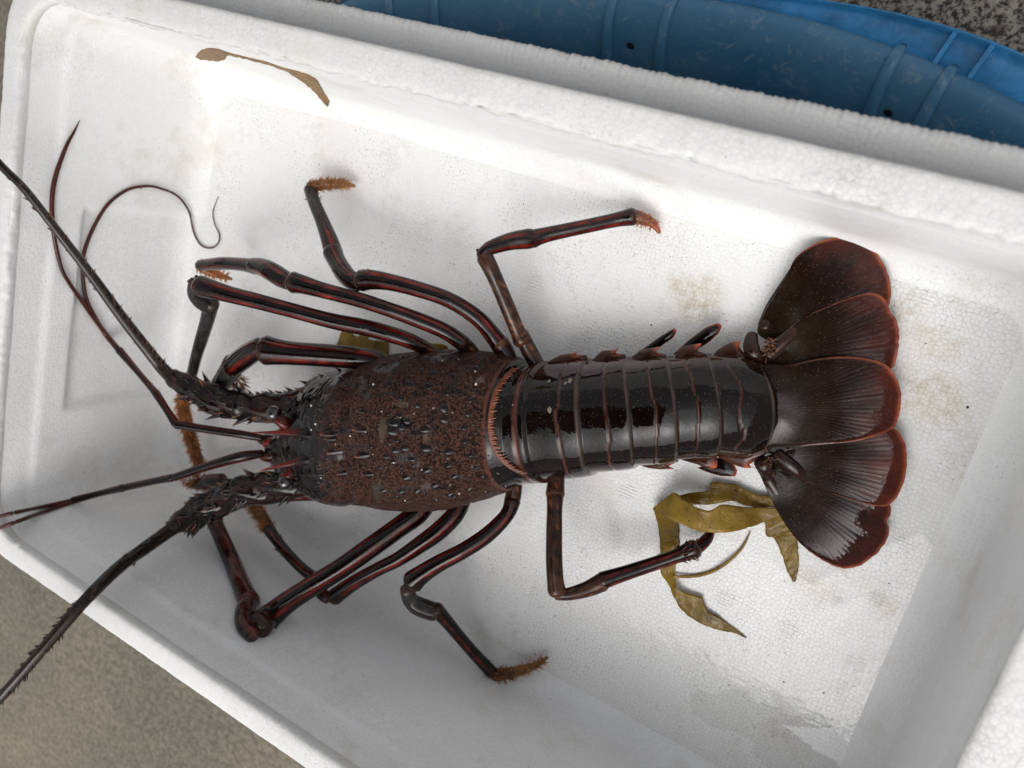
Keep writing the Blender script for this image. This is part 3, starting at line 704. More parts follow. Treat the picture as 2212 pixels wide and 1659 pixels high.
for poly, z in (([(1075, 292), (1200, 200), (1300, 130), (1390, 78), (1407, 100), (1385, 145), (1300, 205), (1230, 260)], .012), ([(1380, 272), (1500, 160), (1620, 72), (1710, 40), (1737, 62), (1715, 112), (1640, 182), (1540, 240)], .012),
                ([(1560, 1092), (1640, 1062), (1720, 1012), (1800, 1030), (1848, 1110), (1832, 1152), (1740, 1152), (1650, 1130)], .010)):
    plate(BODY, [c3(*p) for p in poly], z, z, .0012, lambda s, q: mixc(DK, (.30, .05, .02), sst(.84, .99, s)), dome=.001)

# ---- tail fan
def c4(x, y): return 1536.0 + x / 2.0153, 466.3 + y / 2.0153
def blade(poly, base, zb, zo, warmth=.5, lift=.0):
    pts = [c4(*p) for p in poly]; b = c4(*base); bz = un(*b, zb)
    md = max(math.hypot(p[0] - b[0], p[1] - b[1]) for p in pts); n = 620; dense = []
    for i in range(n):
        x, y = cat(pts, i / n * len(pts), True); d = math.hypot(x - b[0], y - b[1]) / md
        x += (x - b[0]) * .006 * noise.noise(Vector((x * .09, y * .09, 3))) ; y += (y - b[1]) * .006 * noise.noise(Vector((x * .09, y * .09, 9)))
        dense.append((un(x, y, lerp(zb, zo, d)), d, math.atan2(y - b[1], x - b[0])))
    lv = [0, .06, .12, .2, .28, .36, .44, .52, .6, .68, .75, .82, .87, .91, .94, .96, .975, .988, 1.0]
    v, cl, uu = [], [], []
    th = .0009
    for side in (1, -1):
        for s in lv:
            for p, d, an in dense:
                q = bz.lerp(p, s); rad = s * d
                q = q + Vector((0, 0, side * th * (1 - sst(.9, 1.0, s)) + lift * math.sin(math.pi * min(1, rad)) + .0006 * noise.noise(q * 90)))
                if side > 0: q.z += .0016 * sst(.35, .1, rad)
                edge_mm = (1 - s) * (p - bz).length
                rim_ = sst(.0021, .0009, edge_mm) * sst(.32, .5, d)
                c = mixc((.013, .008, .005), (.011, .0045, .003), sst(.2, .6, rad)); c = mixc(c, (.062, .009, .004), sst(.66, 1.0, rad + .16 * noise.noise(Vector((an * 9, rad * 2, 1)))) * warmth)
                c = mixc(c, mixc((.07, .022, .012), (.26, .062, .026), sst(.45, .85, d)), rim_ * (.8 + .4 * noise.noise(p * 200))); v.append(q); cl.append(c); uu.append(((an + .012 * noise.noise(Vector((an * 40, rad * 6, 4)))) * 150, rad, (1.0 - rim_) * sst(.15, .35, rad)))
    f = []; m_ = len(lv)
    for sd_ in (0, 1):
        for i in range(m_ - 1):
            for j in range(n):
                k = (j + 1) % n; o_ = sd_ * m_ * n; quad = (o_ + i * n + j, o_ + i * n + k, o_ + (i + 1) * n + k, o_ + (i + 1) * n + j); f.append(quad if sd_ else quad[::-1])
    BODY.add(v, f, cl, uu)
blade([(205, 500), (235, 420), (290, 330), (345, 235), (375, 180), (440, 130), (510, 100), (580, 93), (650, 103), (705, 145), (745, 200), (770, 250), (783, 310), (782, 360), (765, 400), (700, 420), (500, 480), (330, 540), (250, 540)], (235, 510), .012, .0055, .75, .004)
blade([(190, 1070), (235, 1045), (320, 1040), (480, 1120), (600, 1180), (760, 1240), (783, 1290), (765, 1325), (774, 1355), (770, 1400), (740, 1450), (690, 1495), (640, 1525), (570, 1530), (500, 1500), (430, 1450), (370, 1390), (300, 1290), (250, 1190), (220, 1130)], (235, 1080), .012, .0055, .7, .004)
blade([(215, 610), (260, 555), (330, 500), (430, 430), (520, 390), (620, 352), (700, 335), (748, 355), (772, 392), (780, 418), (806, 450), (817, 500), (818, 560), (807, 620), (790, 662), (700, 680), (500, 680), (300, 670), (230, 650)], (235, 620), .015, .0085, 1.0, .003)
blade([(255, 1010), (350, 990), (500, 960), (640, 940), (750, 925), (797, 922), (832, 960), (849, 1010), (853, 1080), (845, 1140), (826, 1190), (800, 1235), (762, 1262), (700, 1255), (600, 1225), (500, 1190), (400, 1120), (300, 1070)], (262, 1030), .015, .0085, 1.0, .003)
blade([(232, 650), (330, 648), (440, 625), (540, 612), (640, 615), (720, 630), (770, 655), (797, 690), (817, 730), (827, 780), (824, 840), (812, 890), (792, 925), (720, 955), (620, 980), (500, 990), (400, 1000), (300, 1003), (238, 1000), (222, 900), (222, 750)], (232, 830), .022, .0115, .85, .002)
# knobbly hinges and the thick outer bars of the fan
def bar(pts, cf=None, n=14, flat=.6): tube(BODY, [(*P(*c4(x, y), z), r / 2.0153 * lsc(un(*c4(x, y), z))) for x, y, z, r in pts], n, cf or (lambda s, a: mixc(DK, BR, .4)), flat)
bar([(178, 520, .016, 26), (172, 560, .019, 34), (185, 600, .020, 36), (215, 625, .018, 24)]); bar([(232, 480, .014, 30), (262, 400, .011, 26), (310, 310, .009, 18), (345, 240, .008, 8)])
bar([(250, 600, .019, 30), (320, 540, .017, 30), (380, 480, .014, 24), (430, 435, .012, 10)]); bar([(215, 1060, .018, 26), (225, 1085, .020, 34), (255, 1130, .016, 26)])
bar([(250, 1150, .015, 22), (300, 1230, .012, 26), (345, 1330, .009, 20), (380, 1400, .008, 6)]); bar([(290, 1040, .019, 24), (350, 1090, .018, 30), (420, 1140, .014, 26), (500, 1190, .011, 10)])
for _ in range(46):      # granules on the telson
    x = random.uniform(285, 430); y = random.uniform(690, 960); q = un(*c4(x, y), .023 - (x - 230) * 2e-5); cone(BODY, q - Vector((0, 0, .001)), Vector((axis.x, axis.y, .5)), .0007, .0024, DK, (.07, .035, .025), 5)
for _ in range(40):
    k = random.choice(((265, 570), (265, 1060))); x = k[0] + random.gauss(0, 18); y = k[1] + random.gauss(0, 22); q = un(*c4(x, y), .020); cone(BODY, q, Vector((random.uniform(-1, 1), random.uniform(-1, 1), .6)), .0012, .004, DK, (.3, .12, .04), 5)

# ---- legs
def stripe(s, a):     # red flanks and dark back
    a = a % (2 * math.pi); t = 0
    for c0, w0 in ((math.pi * .5 + .62, .26), (math.pi * .5 - .85, .30), (math.pi * 1.25, .5), (math.pi * 1.75, .5)):
        d = abs((a - c0 + math.pi) % (2 * math.pi) - math.pi); t = max(t, sst(w0, w0 * .4, d))
    wv_ = .8 + .3 * math.sin(s * 9 + a)
    return mixc(DK, RED, t * clamp(wv_) * sst(0, .12, s) * sst(1.02, .85, s))
def brownish(s, a):
    k = noise.noise(Vector((s * 9, math.cos(a) * 1.2, math.sin(a) * 1.2)))
    return mixc(mixc((.012, .006, .004), (.050, .018, .009), .5 + k), (.16, .05, .02), sst(.38, .5, noise.noise(Vector((s * 30, math.cos(a) * 3, math.sin(a) * 3 + 8)))))
def greyed(s, a): return mixc((.022, .020, .018), RED, .45 * sst(.3, .9, math.cos(a)))
SEGN = [0]
def seg(pts, colf=stripe, n=18, flat=.94, mb=BODY, ridge=.09):
    Q = []; SEGN[0] += 1; sn = SEGN[0] * 3.7; cf0 = colf
    def colf(s, a):
        c = cf0(s, a); k = noise.noise(Vector((s * 14, math.cos(a) * 1.5, math.sin(a) * 1.5 + sn))); c = tuple(x * clamp(1 + k * 1.1, .25, 1.8) for x in c)
        return mixc(c, (.075, .028, .016), (.75 if cf0 is brownish else .28) * max(sst(.035, .012, s), sst(.972, .992, s)))
    for x, y, z, r in pts:
        q = un(x, y, z); rr = r * lsc(q); s = surf(x, y)
        q = P(x, y, max(z, 0), rr * 1.02); Q.append((*q, r * lsc(q)))
    if len(Q) >= 3:       # slightly swollen ends, uneven girth
        Q = [(*q[:3], q[3] * (1.05 if i in (0, len(Q) - 1) else 1 + .05 * noise.noise(Vector((i * 1.7, sn, 0))))) for i, q in enumerate(Q)]
    return tube(mb, Q, n, colf, flat, ridge=ridge)
HAIR = []
def hairs(Q, n, L, spread=1.0, s0=0.0, s1=1.0, r=.00036, tip=(.34, .12, .03)):
    mb = MB(); m_ = len(Q)
    for _ in range(int(n * 2.2)):
        i = int(lerp(s0, s1, random.random()) * (m_ - 2)); p = Vector(Q[i][:3]); t = (Vector(Q[min(i + 3, m_ - 1)][:3]) - p)
        if t.length < 1e-6: continue
        t.normalize(); a = random.uniform(0, 6.283); o_ = t.orthogonal().normalized(); d = o_ * math.cos(a) + t.cross(o_) * math.sin(a)
        if d.z < -.55: continue
        l_ = L * random.uniform(.5, 1.25); cone(mb, p + d * Q[i][3] * .75, (d * spread + t * random.uniform(.25, 1.1) + Vector((random.uniform(-.4, .4), random.uniform(-.4, .4), random.uniform(-.3, .3)))).normalized(), r * random.uniform(.7, 1.4), l_, (.1, .03, .01), tip, 4)
    HAIR.append(mb)
def spikes(Q, n, L, r=.0006, s0=0, s1=1, mb=BODY, c1=(.3, .10, .03)):
    m_ = len(Q)
    for _ in range(n):
        i = int(lerp(s0, s1, random.random()) * (m_ - 2)); p = Vector(Q[i][:3]); t = (Vector(Q[i + 1][:3]) - p).normalized(); a = random.uniform(0, 6.283)
        o_ = t.orthogonal().normalized(); d = o_ * math.cos(a) + t.cross(o_) * math.sin(a); cone(mb, p + d * Q[i][3] * .85, d * .8 + t * .7, r, L * random.uniform(.6, 1.2), DK, c1, 5)
def knee(x, y, z, r): # little condyles round a joint
    for k in range(8):
        q = un(x + random.uniform(-r, r) * .6, y + random.uniform(-r, r) * .5, z); rr = r * .42 * lsc(q); tube(BODY, [(*q, rr * .6), (*(q + Vector((random.uniform(-1, 1), random.uniform(-1, 1), .8)) * rr * .8), rr * .5)], 9, lambda s, a: mixc(DK, (.03, .013, .009), .5 + .5 * math.sin(a)), step=.001)

# upper side of the picture, hindmost first
seg([(1168, 800, .030, 15), (1150, 770, .031, 18), (1135, 742, .033, 17), (1124, 722, .035, 17)], brownish); Q = seg([(1128, 735, .034, 20), (1118, 715, .036, 17), (1100, 672, .041, 17), (1078, 620, .046, 17), (1060, 580, .050, 18), (1047, 556, .051, 18)], brownish); knee(1046, 552, .052, 18)
seg([(1040, 552, .052, 12), (1056, 537, .050, 15), (1100, 522, .042, 18), (1140, 516, .036, 21), (1150, 515, .034, 19)]); Q = seg([(1150, 516, .034, 19), (1180, 507, .030, 16), (1260, 490, .022, 15), (1330, 475, .014, 15), (1366, 468, .011, 18)]); spikes(Q, 6, .003, s0=.92)
Q = seg([(1370, 468, .010, 15), (1392, 474, .008, 13), (1412, 484, .006, 9), (1424, 502, .005, 4)], lambda s, a: mixc((.05, .03, .02), (.35, .09, .05), s)); hairs(Q, 60, .0036, 1.0, .2)
seg([(1105, 795, .030, 18), (1095, 768, .031, 20), (1080, 742, .034, 20)], brownish); seg([(1085, 752, .033, 20), (1066, 726, .036, 19), (1030, 686, .044, 18), (970, 648, .052, 17), (900, 624, .058, 17), (840, 609, .061, 18), (800, 604, .062, 21), (782, 606, .062, 22)]); knee(780, 608, .063, 22)
cone(BODY, un(800, 588, .064), un(794, 580, .066) - un(800, 588, .064), .0015, .0035, DK, ORG)
seg([(776, 610, .061, 18), (758, 604, .060, 20), (742, 588, .056, 22), (728, 565, .050, 21), (718, 545, .046, 21)]); Q = seg([(722, 552, .046, 21), (712, 520, .041, 19), (696, 478, .033, 16), (680, 440, .026, 14.5), (670, 410, .020, 14)], lambda s, a: mixc((.025, .022, .02), stripe(s, a), sst(.8, .1, s))); spikes(Q, 16, .0032, s0=.85)
Q = seg([(670, 405, .020, 12), (690, 400, .017, 11), (715, 397, .013, 10), (745, 397, .009, 7), (766, 402, .007, 3)], lambda s, a: mixc((.10, .04, .02), (.30, .15, .04), s)); hairs(Q, 190, .0045, 1.0)
seg([(1040, 800, .03, 16), (1018, 760, .034, 17), (995, 738, .040, 17)], brownish); seg([(1000, 742, .040, 17), (960, 715, .048, 17), (900, 690, .056, 17), (830, 665, .065, 16), (770, 646, .070, 16), (700, 628, .074, 17), (652, 614, .076, 20), (634, 610, .076, 22)]); knee(628, 608, .077, 22)
seg([(628, 610, .076, 17), (608, 600, .074, 21), (585, 586, .072, 21), (565, 577, .069, 19), (545, 573, .066, 15)]); Q = seg([(552, 576, .066, 16), (520, 571, .062, 14), (480, 569, .057, 13), (432, 573, .050, 11)]); spikes(Q, 10, .003, s0=.93)
Q = seg([(430, 574, .048, 10), (445, 584, .045, 10), (470, 593, .040, 8), (500, 603, .034, 3)], lambda s, a: (.25, .09, .03)); hairs(Q, 110, .0045)
seg([(960, 800, .03, 16), (925, 756, .04, 15), (905, 745, .045, 15)], brownish); seg([(925, 756, .04, 14), (880, 734, .050, 17), (800, 710, .060, 18), (720, 694, .070, 17), (640, 673, .080, 16), (560, 652, .087, 17), (500, 637, .091, 18), (455, 624, .093, 21), (434, 618, .093, 22)]); knee(422, 612, .093, 20)
seg([(424, 615, .092, 17), (424, 632, .088, 20), (436, 648, .082, 21), (452, 662, .076, 18)], greyed); seg([(456, 655, .077, 18), (448, 690, .070, 16), (436, 730, .062, 15), (424, 770, .055, 13), (412, 818, .046, 12), (400, 850, .040, 12)], greyed)
Q = seg([(396, 855, .038, 13), (398, 890, .034, 14), (408, 930, .028, 14), (420, 970, .023, 13), (432, 1008, .018, 9)], lambda s, a: (.09, .035, .012)); hairs(Q, 620, .0050, 1.0)
seg([(850, 800, .03, 20), (800, 778, .042, 23), (720, 769, .052, 25), (640, 764, .062, 25), (600, 760, .066, 27), (576, 757, .068, 30)]); knee(566, 756, .069, 26)
seg([(564, 752, .068, 22), (545, 760, .066, 24), (522, 776, .062, 24), (502, 792, .058, 22)]); Q = seg([(504, 788, .058, 24), (488, 812, .052, 23), (468, 842, .044, 20), (455, 862, .04, 16)], greyed)
hq = [(*un(505 + i * .6, 805 + i * 1.1, .048 - i * .0004), .005) for i in range(26)]; hairs(hq, 130, .006, tip=(.42, .19, .05)); hq = [(*un(400 + i, 1034 + i * .2, .035), .005) for i in range(60)]; hairs(hq, 330, .0055, tip=(.45, .18, .05))
# lower side, hindmost first
seg([(1202, 1010, .026, 18), (1201, 1040, .028, 19), (1199, 1068, .031, 20)], brownish); seg([(1199, 1072, .032, 18), (1198, 1100, .036, 17), (1197, 1150, .042, 18), (1197, 1210, .048, 18), (1200, 1258, .050, 19), (1203, 1276, .050, 20)], brownish); knee(1205, 1282, .050, 17)
seg([(1204, 1284, .049, 12), (1230, 1283, .046, 14), (1270, 1272, .040, 17), (1300, 1258, .036, 19)], brownish); Q = seg([(1302, 1254, .036, 18), (1345, 1240, .031, 16), (1400, 1222, .025, 15), (1459, 1202, .020, 15), (1500, 1186, .016, 20)]); spikes(Q, 16, .0045, .0011, s0=.88)
for sx, sy, tx, ty in ((1485, 1185, 1497, 1165), (1498, 1180, 1508, 1161), (1492, 1195, 1512, 1211), (1480, 1190, 1490, 1170)):
    a = un(sx, sy, .02); b = un(tx, ty, .02); cone(BODY, a, b - a, .0018, (b - a).length, DK, (.2, .05, .03), 7)
seg([(1505, 1185, .014, 13), (1520, 1172, .011, 13), (1531, 1158, .008, 11), (1539, 1140, .005, 5)])
seg([(1112, 1035, .028, 17), (1110, 1062, .029, 17), (1106, 1085, .030, 17)], brownish); seg([(1107, 1082, .031, 17), (1095, 1112, .034, 16), (1054, 1154, .041, 17), (1000, 1190, .049, 17), (950, 1216, .054, 18), (912, 1240, .058, 20), (892, 1256, .059, 23)]); knee(884, 1268, .059, 18)
seg([(880, 1274, .058, 16), (886, 1294, .055, 19), (905, 1310, .051, 22), (938, 1322, .046, 20)], greyed); Q = seg([(942, 1316, .046, 17), (965, 1342, .040, 15), (995, 1378, .032, 14), (1030, 1418, .023, 14), (1062, 1452, .016, 14)]); spikes(Q, 10, .0035, s0=.8)
Q = seg([(1068, 1458, .015, 12), (1095, 1455, .013, 12), (1130, 1446, .010, 10), (1158, 1437, .008, 7), (1182, 1420, .007, 3)], lambda s, a: mixc((.06, .025, .015), (.22, .12, .04), s)); hairs(Q, 170, .0045)
seg([(1000, 1070, .028, 20), (985, 1108, .034, 20), (950, 1145, .040, 20), (905, 1178, .046, 18), (860, 1208, .051, 16), (812, 1232, .056, 15), (760, 1262, .060, 16), (722, 1290, .062, 17)]); knee(712, 1292, .061, 13)
seg([(706, 1292, .060, 12), (694, 1280, .059, 15), (686, 1256, .057, 15)], greyed); Q = seg([(690, 1258, .057, 14), (655, 1230, .050, 13), (625, 1200, .043, 13), (600, 1170, .036, 13), (580, 1142, .030, 13)]); spikes(Q, 24, .004, s0=.6)
Q = seg([(580, 1142, .030, 12), (568, 1118, .026, 13), (553, 1096, .022, 13), (532, 1080, .018, 8)], lambda s, a: (.08, .03, .012)); hairs(Q, 330, .0055)
seg([(925, 1070, .03, 24), (905, 1106, .036, 24), (860, 1140, .044, 22), (793, 1188, .055, 22), (740, 1225, .063, 21), (681, 1262, .071, 21), (625, 1298, .077, 23), (585, 1330, .081, 26), (562, 1350, .082, 29)]); knee(548, 1362, .082, 26)
seg([(545, 1372, .078, 17), (528, 1350, .076, 20), (530, 1320, .073, 23), (540, 1298, .070, 20)], greyed); seg([(538, 1300, .070, 24), (522, 1265, .064, 21), (502, 1215, .055, 19), (480, 1165, .047, 18), (460, 1120, .040, 17), (448, 1095, .036, 15)], greyed)
Q = seg([(470, 1125, .042, 12), (468, 1105, .038, 12), (455, 1080, .034, 10)], lambda s, a: (.08, .03, .012)); hairs(Q, 110, .005)
seg([(790, 1075, .03, 18), (740, 1073, .034, 15), (680, 1068, .038, 14), (600, 1070, .040, 14)], stripe); seg([(480, 1036, .040, 13), (455, 1038, .040, 13), (430, 1046, .036, 12), (415, 1045, .03, 10)], greyed)

# ---- head front: horns, eye stalks, bases of the feelers
for a, m_, b, r in (((700, 940, .074), (640, 935, .080), (545, 934, .088), 13), ((695, 985, .074), (640, 998, .080), (557, 1018, .088), 13)):
    tube(BODY, [(*un(*a), r * .00050), (*un((a[0] + m_[0]) / 2, (a[1] + m_[1]) / 2, .078), r * .00038), (*un(*m_), r * .00024), (*un((b[0] + m_[0]) / 2, (b[1] + m_[1]) / 2, .085), r * .00011), (*un(*b), .0002)], 14, lambda s, q: mixc(mixc(DK, RED, sst(.2, .6, s) * (.9 if math.cos(q) > -.2 else .3)), (.5, .16, .07), sst(.9, 1, s)), ridge=.0)
for (x, y, z, r), c in (((648, 915, .055, 36), DK), ((645, 1000, .055, 34), DK), ((655, 960, .056, 40), DK), ((630, 960, .050, 26), RED)):
    q = un(x, y, z); tube(BODY, [(*(q - FWD * .006), r * .8 * lsc(q)), (*q, r * .85 * lsc(q)), (*(q + FWD * .007), r * .5 * lsc(q))], 16, lambda s, a, c=c: mixc(c, BR, .3), step=.002)
for x0, y0, x1, y1, sg in ((628, 925, 602, 905, 1), (640, 1012, 618, 1030, -1)):
    tube(BODY, [(*un(x0, y0, .067), .0036), (*un((x0 + x1) / 2, (y0 + y1) / 2, .071), .0044), (*un(x1, y1, .073), .0042)], 14, lambda s, a: mixc((.10, .005, .004), (.035, .006, .004), .5 + .5 * math.sin(a * 3)))
def lump(x, y, z, r, ex=1.0, colr=DK):
    q = un(x, y, z); rr = r * lsc(q); tube(BODY, [(*(q - FWD * rr * .5 * ex), rr * .8), (*q, rr), (*(q + FWD * rr * .5 * ex), rr * .75)], 14, lambda s, a: colr, step=.0015)
lump(650, 962, .052, 36, 2.0); lump(612, 965, .050, 28, 2.2); lump(590, 958, .052, 15, 2.4, RED); lump(640, 915, .054, 24, 1.6); lump(650, 1012, .052, 24, 1.6); lump(575, 950, .05, 13, 2.2, BR); lump(580, 985, .05, 14, 2.2, BR); lump(622, 880, .045, 28, 1.6); lump(655, 868, .045, 28, 1.5); lump(660, 1035, .045, 28, 1.4, BR); lump(632, 1045, .042, 20, 1.2)

# ------------------------------------------------------------------ assemble the animal
body = BODY.build('spiny_lobster', M_shell)
tag(body, 'dark reddish brown spiny lobster in the foam box, legs spread and tail fan open', 'lobster')

def feeler(name, build):
    mb = MB(); build(mb); return mb.build(name, M_shell, body)
def pz(L): return [(*P(x, y, z, .002), r * lsc(un(x, y, z))) for x, y, z, r in L]
def antenna(ped, flag, nth):
    mb = MB(); Qp = tube(mb, [(*un(x, y, z), r * 1.12 * lsc(un(x, y, z))) for x, y, z, r in ped], 20, lambda s, a: mixc((.006, .0045, .0045), (.030, .012, .008), clamp(.3 + 1.2 * noise.noise(Vector((s * 9, math.cos(a) * 2, math.sin(a) * 2))))), .85, ridge=.12, lump=.30, step=.0012)
    for fr in (.33, .66):          # joints of the peduncle
        i = int(len(Qp) * (.3 + fr * .7)); p = Vector(Qp[i][:3]); t = (Vector(Qp[i + 1][:3]) - p); tube(mb, [(*(p - t * .6), Qp[i][3] * 1.06), (*(p + t), Qp[i][3] * 1.08)], 20, lambda s, a: DK, .85)
    m_ = len(Qp)
    for k in range(84):
        i = random.randrange(2, m_ - 6); p = Vector(Qp[i][:3]); t = (Vector(Qp[i + 4][:3]) - p).normalized(); a = random.uniform(-.5, math.pi + .5)
        upv = (Vector((0, 0, 1)) - t * t.z).normalized(); sd_ = t.cross(upv); d = sd_ * math.cos(a) + upv * math.sin(a)
        big = 1.6 if abs(math.cos(a)) > .8 and random.random() < .6 else 1.0
        cone(mb, p + d * Qp[i][3] * .8, d * .7 + t * .9, .0016 * big, .0062 * big * random.uniform(.5, 1.3), DK, random.choice(((.38, .13, .05), (.07, .025, .015), (.05, .02, .015))), 7)
    fl_o = MB(); Qf = tube(fl_o, [(*un(x, y, z), r * lsc(un(x, y, z))) for x, y, z, r in flag], 14, lambda s, a: mixc(DK, (.032, .020, .013), .5 + .5 * noise.noise(Vector((s * 60, math.cos(a) * 2, math.sin(a) * 2)))), ridge=.04)
    m_ = len(Qf)
    for k in range(nth):
        i = min(m_ - 3, int((k + random.random()) / nth * (m_ - 3))); p = Vector(Qf[i][:3]); t = (Vector(Qf[i + 1][:3]) - p).normalized(); sd_ = t.cross(Vector((0, 0, 1))).normalized(); s_ = random.choice((-1, 1, 1))
        for dd in range(3):
            d = (sd_ * s_ + Vector((0, 0, random.uniform(-.3, .6)))).normalized(); cone(fl_o, p + d * Qf[i][3] * .8 + t * .001 * dd, d * .9 + t * .7, .0010, .0046 * random.uniform(.6, 1.2), DK, (.22, .10, .05), 5)
    for k in range(int(nth * 6)):
        i = random.randrange(m_ - 2); p = Vector(Qf[i][:3]); t = (Vector(Qf[i + 1][:3]) - p).normalized(); o_ = t.orthogonal().normalized(); a = random.uniform(0, 6.28); d = o_ * math.cos(a) + t.cross(o_) * math.sin(a)
        if d.z < -.2: continue
        cone(fl_o, p + d * Qf[i][3] * .9, d * .3 + t, .00035, .0013, DK, (.10, .07, .05), 4)
    o = mb.build('antenna', M_shell, body); fl_o.build('flagellum', M_shell, o); return o
antenna([(688, 872, .050, 33), (655, 874, .051, 31), (620, 880, .052, 28), (580, 882, .055, 27), (535, 878, .058, 27), (490, 872, .062, 28), (440, 852, .066, 27), (400, 832, .070, 23), (375, 818, .072, 18)],
        [(372, 816, .073, 15), (355, 800, .075, 14), (330, 770, .080, 13), (262, 683, .098, 12), (200, 598, .115, 11), (150, 533, .128, 10), (100, 468, .140, 9.5), (50, 405, .153, 9), (0, 355, .168, 8.5), (-70, 270, .19, 8)], 46)
antenna([(705, 1030, .048, 30), (670, 1036, .050, 29), (625, 1046, .054, 28), (575, 1052, .058, 27), (530, 1058, .062, 28), (480, 1080, .066, 26), (435, 1104, .070, 27), (400, 1122, .074, 24), (382, 1134, .076, 18)],
        [(380, 1136, .080, 17), (364, 1148, .086, 15), (312, 1185, .108, 14.5), (255, 1227, .138, 14), (182, 1299, .170, 13.5), (109, 1383, .188, 12.5), (47, 1455, .200, 11.5), (0, 1508, .208, 11), (-80, 1600, .22, 10)], 46)
def antennule(stem, f1, f2):
    mb = MB(); cf = lambda s, a: mixc(DK, RED, sst(.2, .7, -math.sin(a) * .5 + abs(math.cos(a)) * .9) * .7)
    for st in stem: tube(mb, pz(st), 12, cf)
    o = mb.build('antennule', M_shell, body)
    for fl_ in (f1, f2):
        m2 = MB(); tube(m2, pz(fl_), 9, lambda s, a: mixc(DK, (.10, .02, .012), .5), step=.0015); m2.build('flagellum', M_shell, o)
antennule([[(565, 946, .056, 8), (520, 938, .064, 9), (450, 928, .072, 9), (382, 917, .080, 10)], [(380, 915, .080, 10), (360, 885, .079, 8), (336, 848, .076, 9)], [(335, 847, .076, 8), (300, 806, .071, 7), (258, 757, .064, 9)]],
          [(260, 760, .064, 7), (235, 730, .062, 6), (212, 699, .06, 5), (185, 662, .06, 4.5), (149, 610, .06, 4), (132, 577, .06, 4), (117, 510, .06, 4.2), (112, 444, .06, 4.5), (119, 385, .06, 4.5), (142, 319, .06, 3.5), (160, 285, .06, 2.4), (172, 260, .06, .6)],
          [(258, 758, .064, 6), (228, 722, .055, 5), (198, 672, .045, 4.2), (184, 635, .04, 4), (179, 593, .03, 3.8), (181, 550, .02, 3.6), (198, 500, .0, 3.4), (231, 444, .0, 3.2), (274, 411, .0, 3), (317, 402, .0, 2.7), (350, 408, .0, 2.5), (384, 424, .0, 2.3), (408, 457, .0, 2.2), (418, 500, .0, 2), (433, 528, .0, 1.9), (453, 536, .0, 1.8), (470, 527, .0, 1.7), (474, 507, .0, 1.5), (464, 484, .0, 1.3), (460, 457, .0, 1.1), (472, 424, .0, .6)])
antennule([[(565, 980, .056, 9), (520, 987, .066, 12), (455, 1005, .072, 10), (378, 1031, .078, 9)], [(372, 1032, .078, 9), (330, 1040, .079, 8), (270, 1053, .080, 8)], [(266, 1054, .080, 9), (215, 1066, .080, 7), (158, 1081, .080, 8)]],
          [(158, 1081, .080, 5), (100, 1093, .082, 4), (0, 1115, .086, 4), (-90, 1140, .09, 3)], [(158, 1084, .080, 5), (100, 1104, .078, 4), (0, 1140, .080, 4), (-90, 1172, .085, 3)])
for x, y, z in ((592, 893, .074), (617, 1041, .074)):
    q = un(x, y, z); mb = MB(); r = .0054; rg = []
    for i in range(1, 16):
        a = math.pi * i / 16; rg.append([q + Vector((math.sin(a) * math.cos(b), math.sin(a) * math.sin(b), math.cos(a))) * r for b in [2 * math.pi * j / 24 for j in range(24)]])
    v, f = loft(rg, cap0=True, cap1=True); mb.add(v, f, DK); mb.build('eye', M_eye, body)
for h in HAIR: h.build('bristles', M_bristle, body)

# ------------------------------------------------------------------ seaweed
def c5(x, y): return 1042.4 + x / 2.88, 1014.9 + y / 2.88
def strip(mb, A, B, z=None, conv=c5, on=False, rag=.0006, nW=8):
    n = max(len(A), len(B)) * 8; rows_ = []
    for i in range(n + 1):
        a = cat(A, i / n * (len(A) - 1)); b = cat(B, i / n * (len(B) - 1))
        zz = 0 if z is None else cat([(k,) for k in z], i / n * (len(z) - 1))[0]
        row = []
        for k in range(nW + 1):
            t = k / nW; x, y = conv(lerp(a[0], b[0], t), lerp(a[1], b[1], t))
            q = P(x, y, zz, .0009 + .0006 * abs(noise.noise(Vector((i * .3, k * .4, zz * 50)))))
            q = q + Vector((0, 0, 1)) * noise.noise(Vector((q.x * 90, q.y * 90, 2))) * (.0014 if zz > .004 else .0)
            if k in (0, nW): q = q + Vector((noise.noise(q * 300), noise.noise(q * 300 + Vector((5, 5, 5))), 0)) * rag
            row.append(q)
        rows_.append(row)
    v, f = loft(rows_, closed=False); mb.add(v, f, (1, 1, 1))
def solid(o, th=.0005):
    m_ = o.modifiers.new('thickness', 'SOLIDIFY'); m_.thickness = th; m_.offset = 0; return o
kp = empty('seaweed', un(1500, 1180, 0)); tag(kp, 'olive brown ribbon seaweed looped over a leg tip beside the tail fan', 'seaweed', 'scraps of seaweed in the box')
def frond(A, B, z, nm='frond', **kw):
    m_ = MB(); strip(m_, A, B, z, **kw); o = m_.build(nm, M_kelp); attach(solid(o), kp); return o
frond([(1190, 165), (1330, 140), (1420, 120), (1418, 80), (1500, 85), (1580, 98), (1700, 150), (1850, 165)], [(1180, 225), (1320, 217), (1400, 215), (1480, 205), (1560, 192), (1640, 225), (1750, 232), (1880, 222)], [.010, .008, .006, .005, .005, .004, .004, .004])
frond([(1060, 235), (1120, 190), (1190, 145), (1240, 180), (1330, 230), (1410, 255), (1490, 215), (1600, 228), (1720, 232), (1860, 240)], [(1075, 272), (1130, 292), (1200, 318), (1262, 347), (1335, 377), (1430, 391), (1540, 386), (1650, 360), (1740, 330), (1870, 285)], [.006, .012, .018, .022, .024, .024, .020, .014, .008, .005])
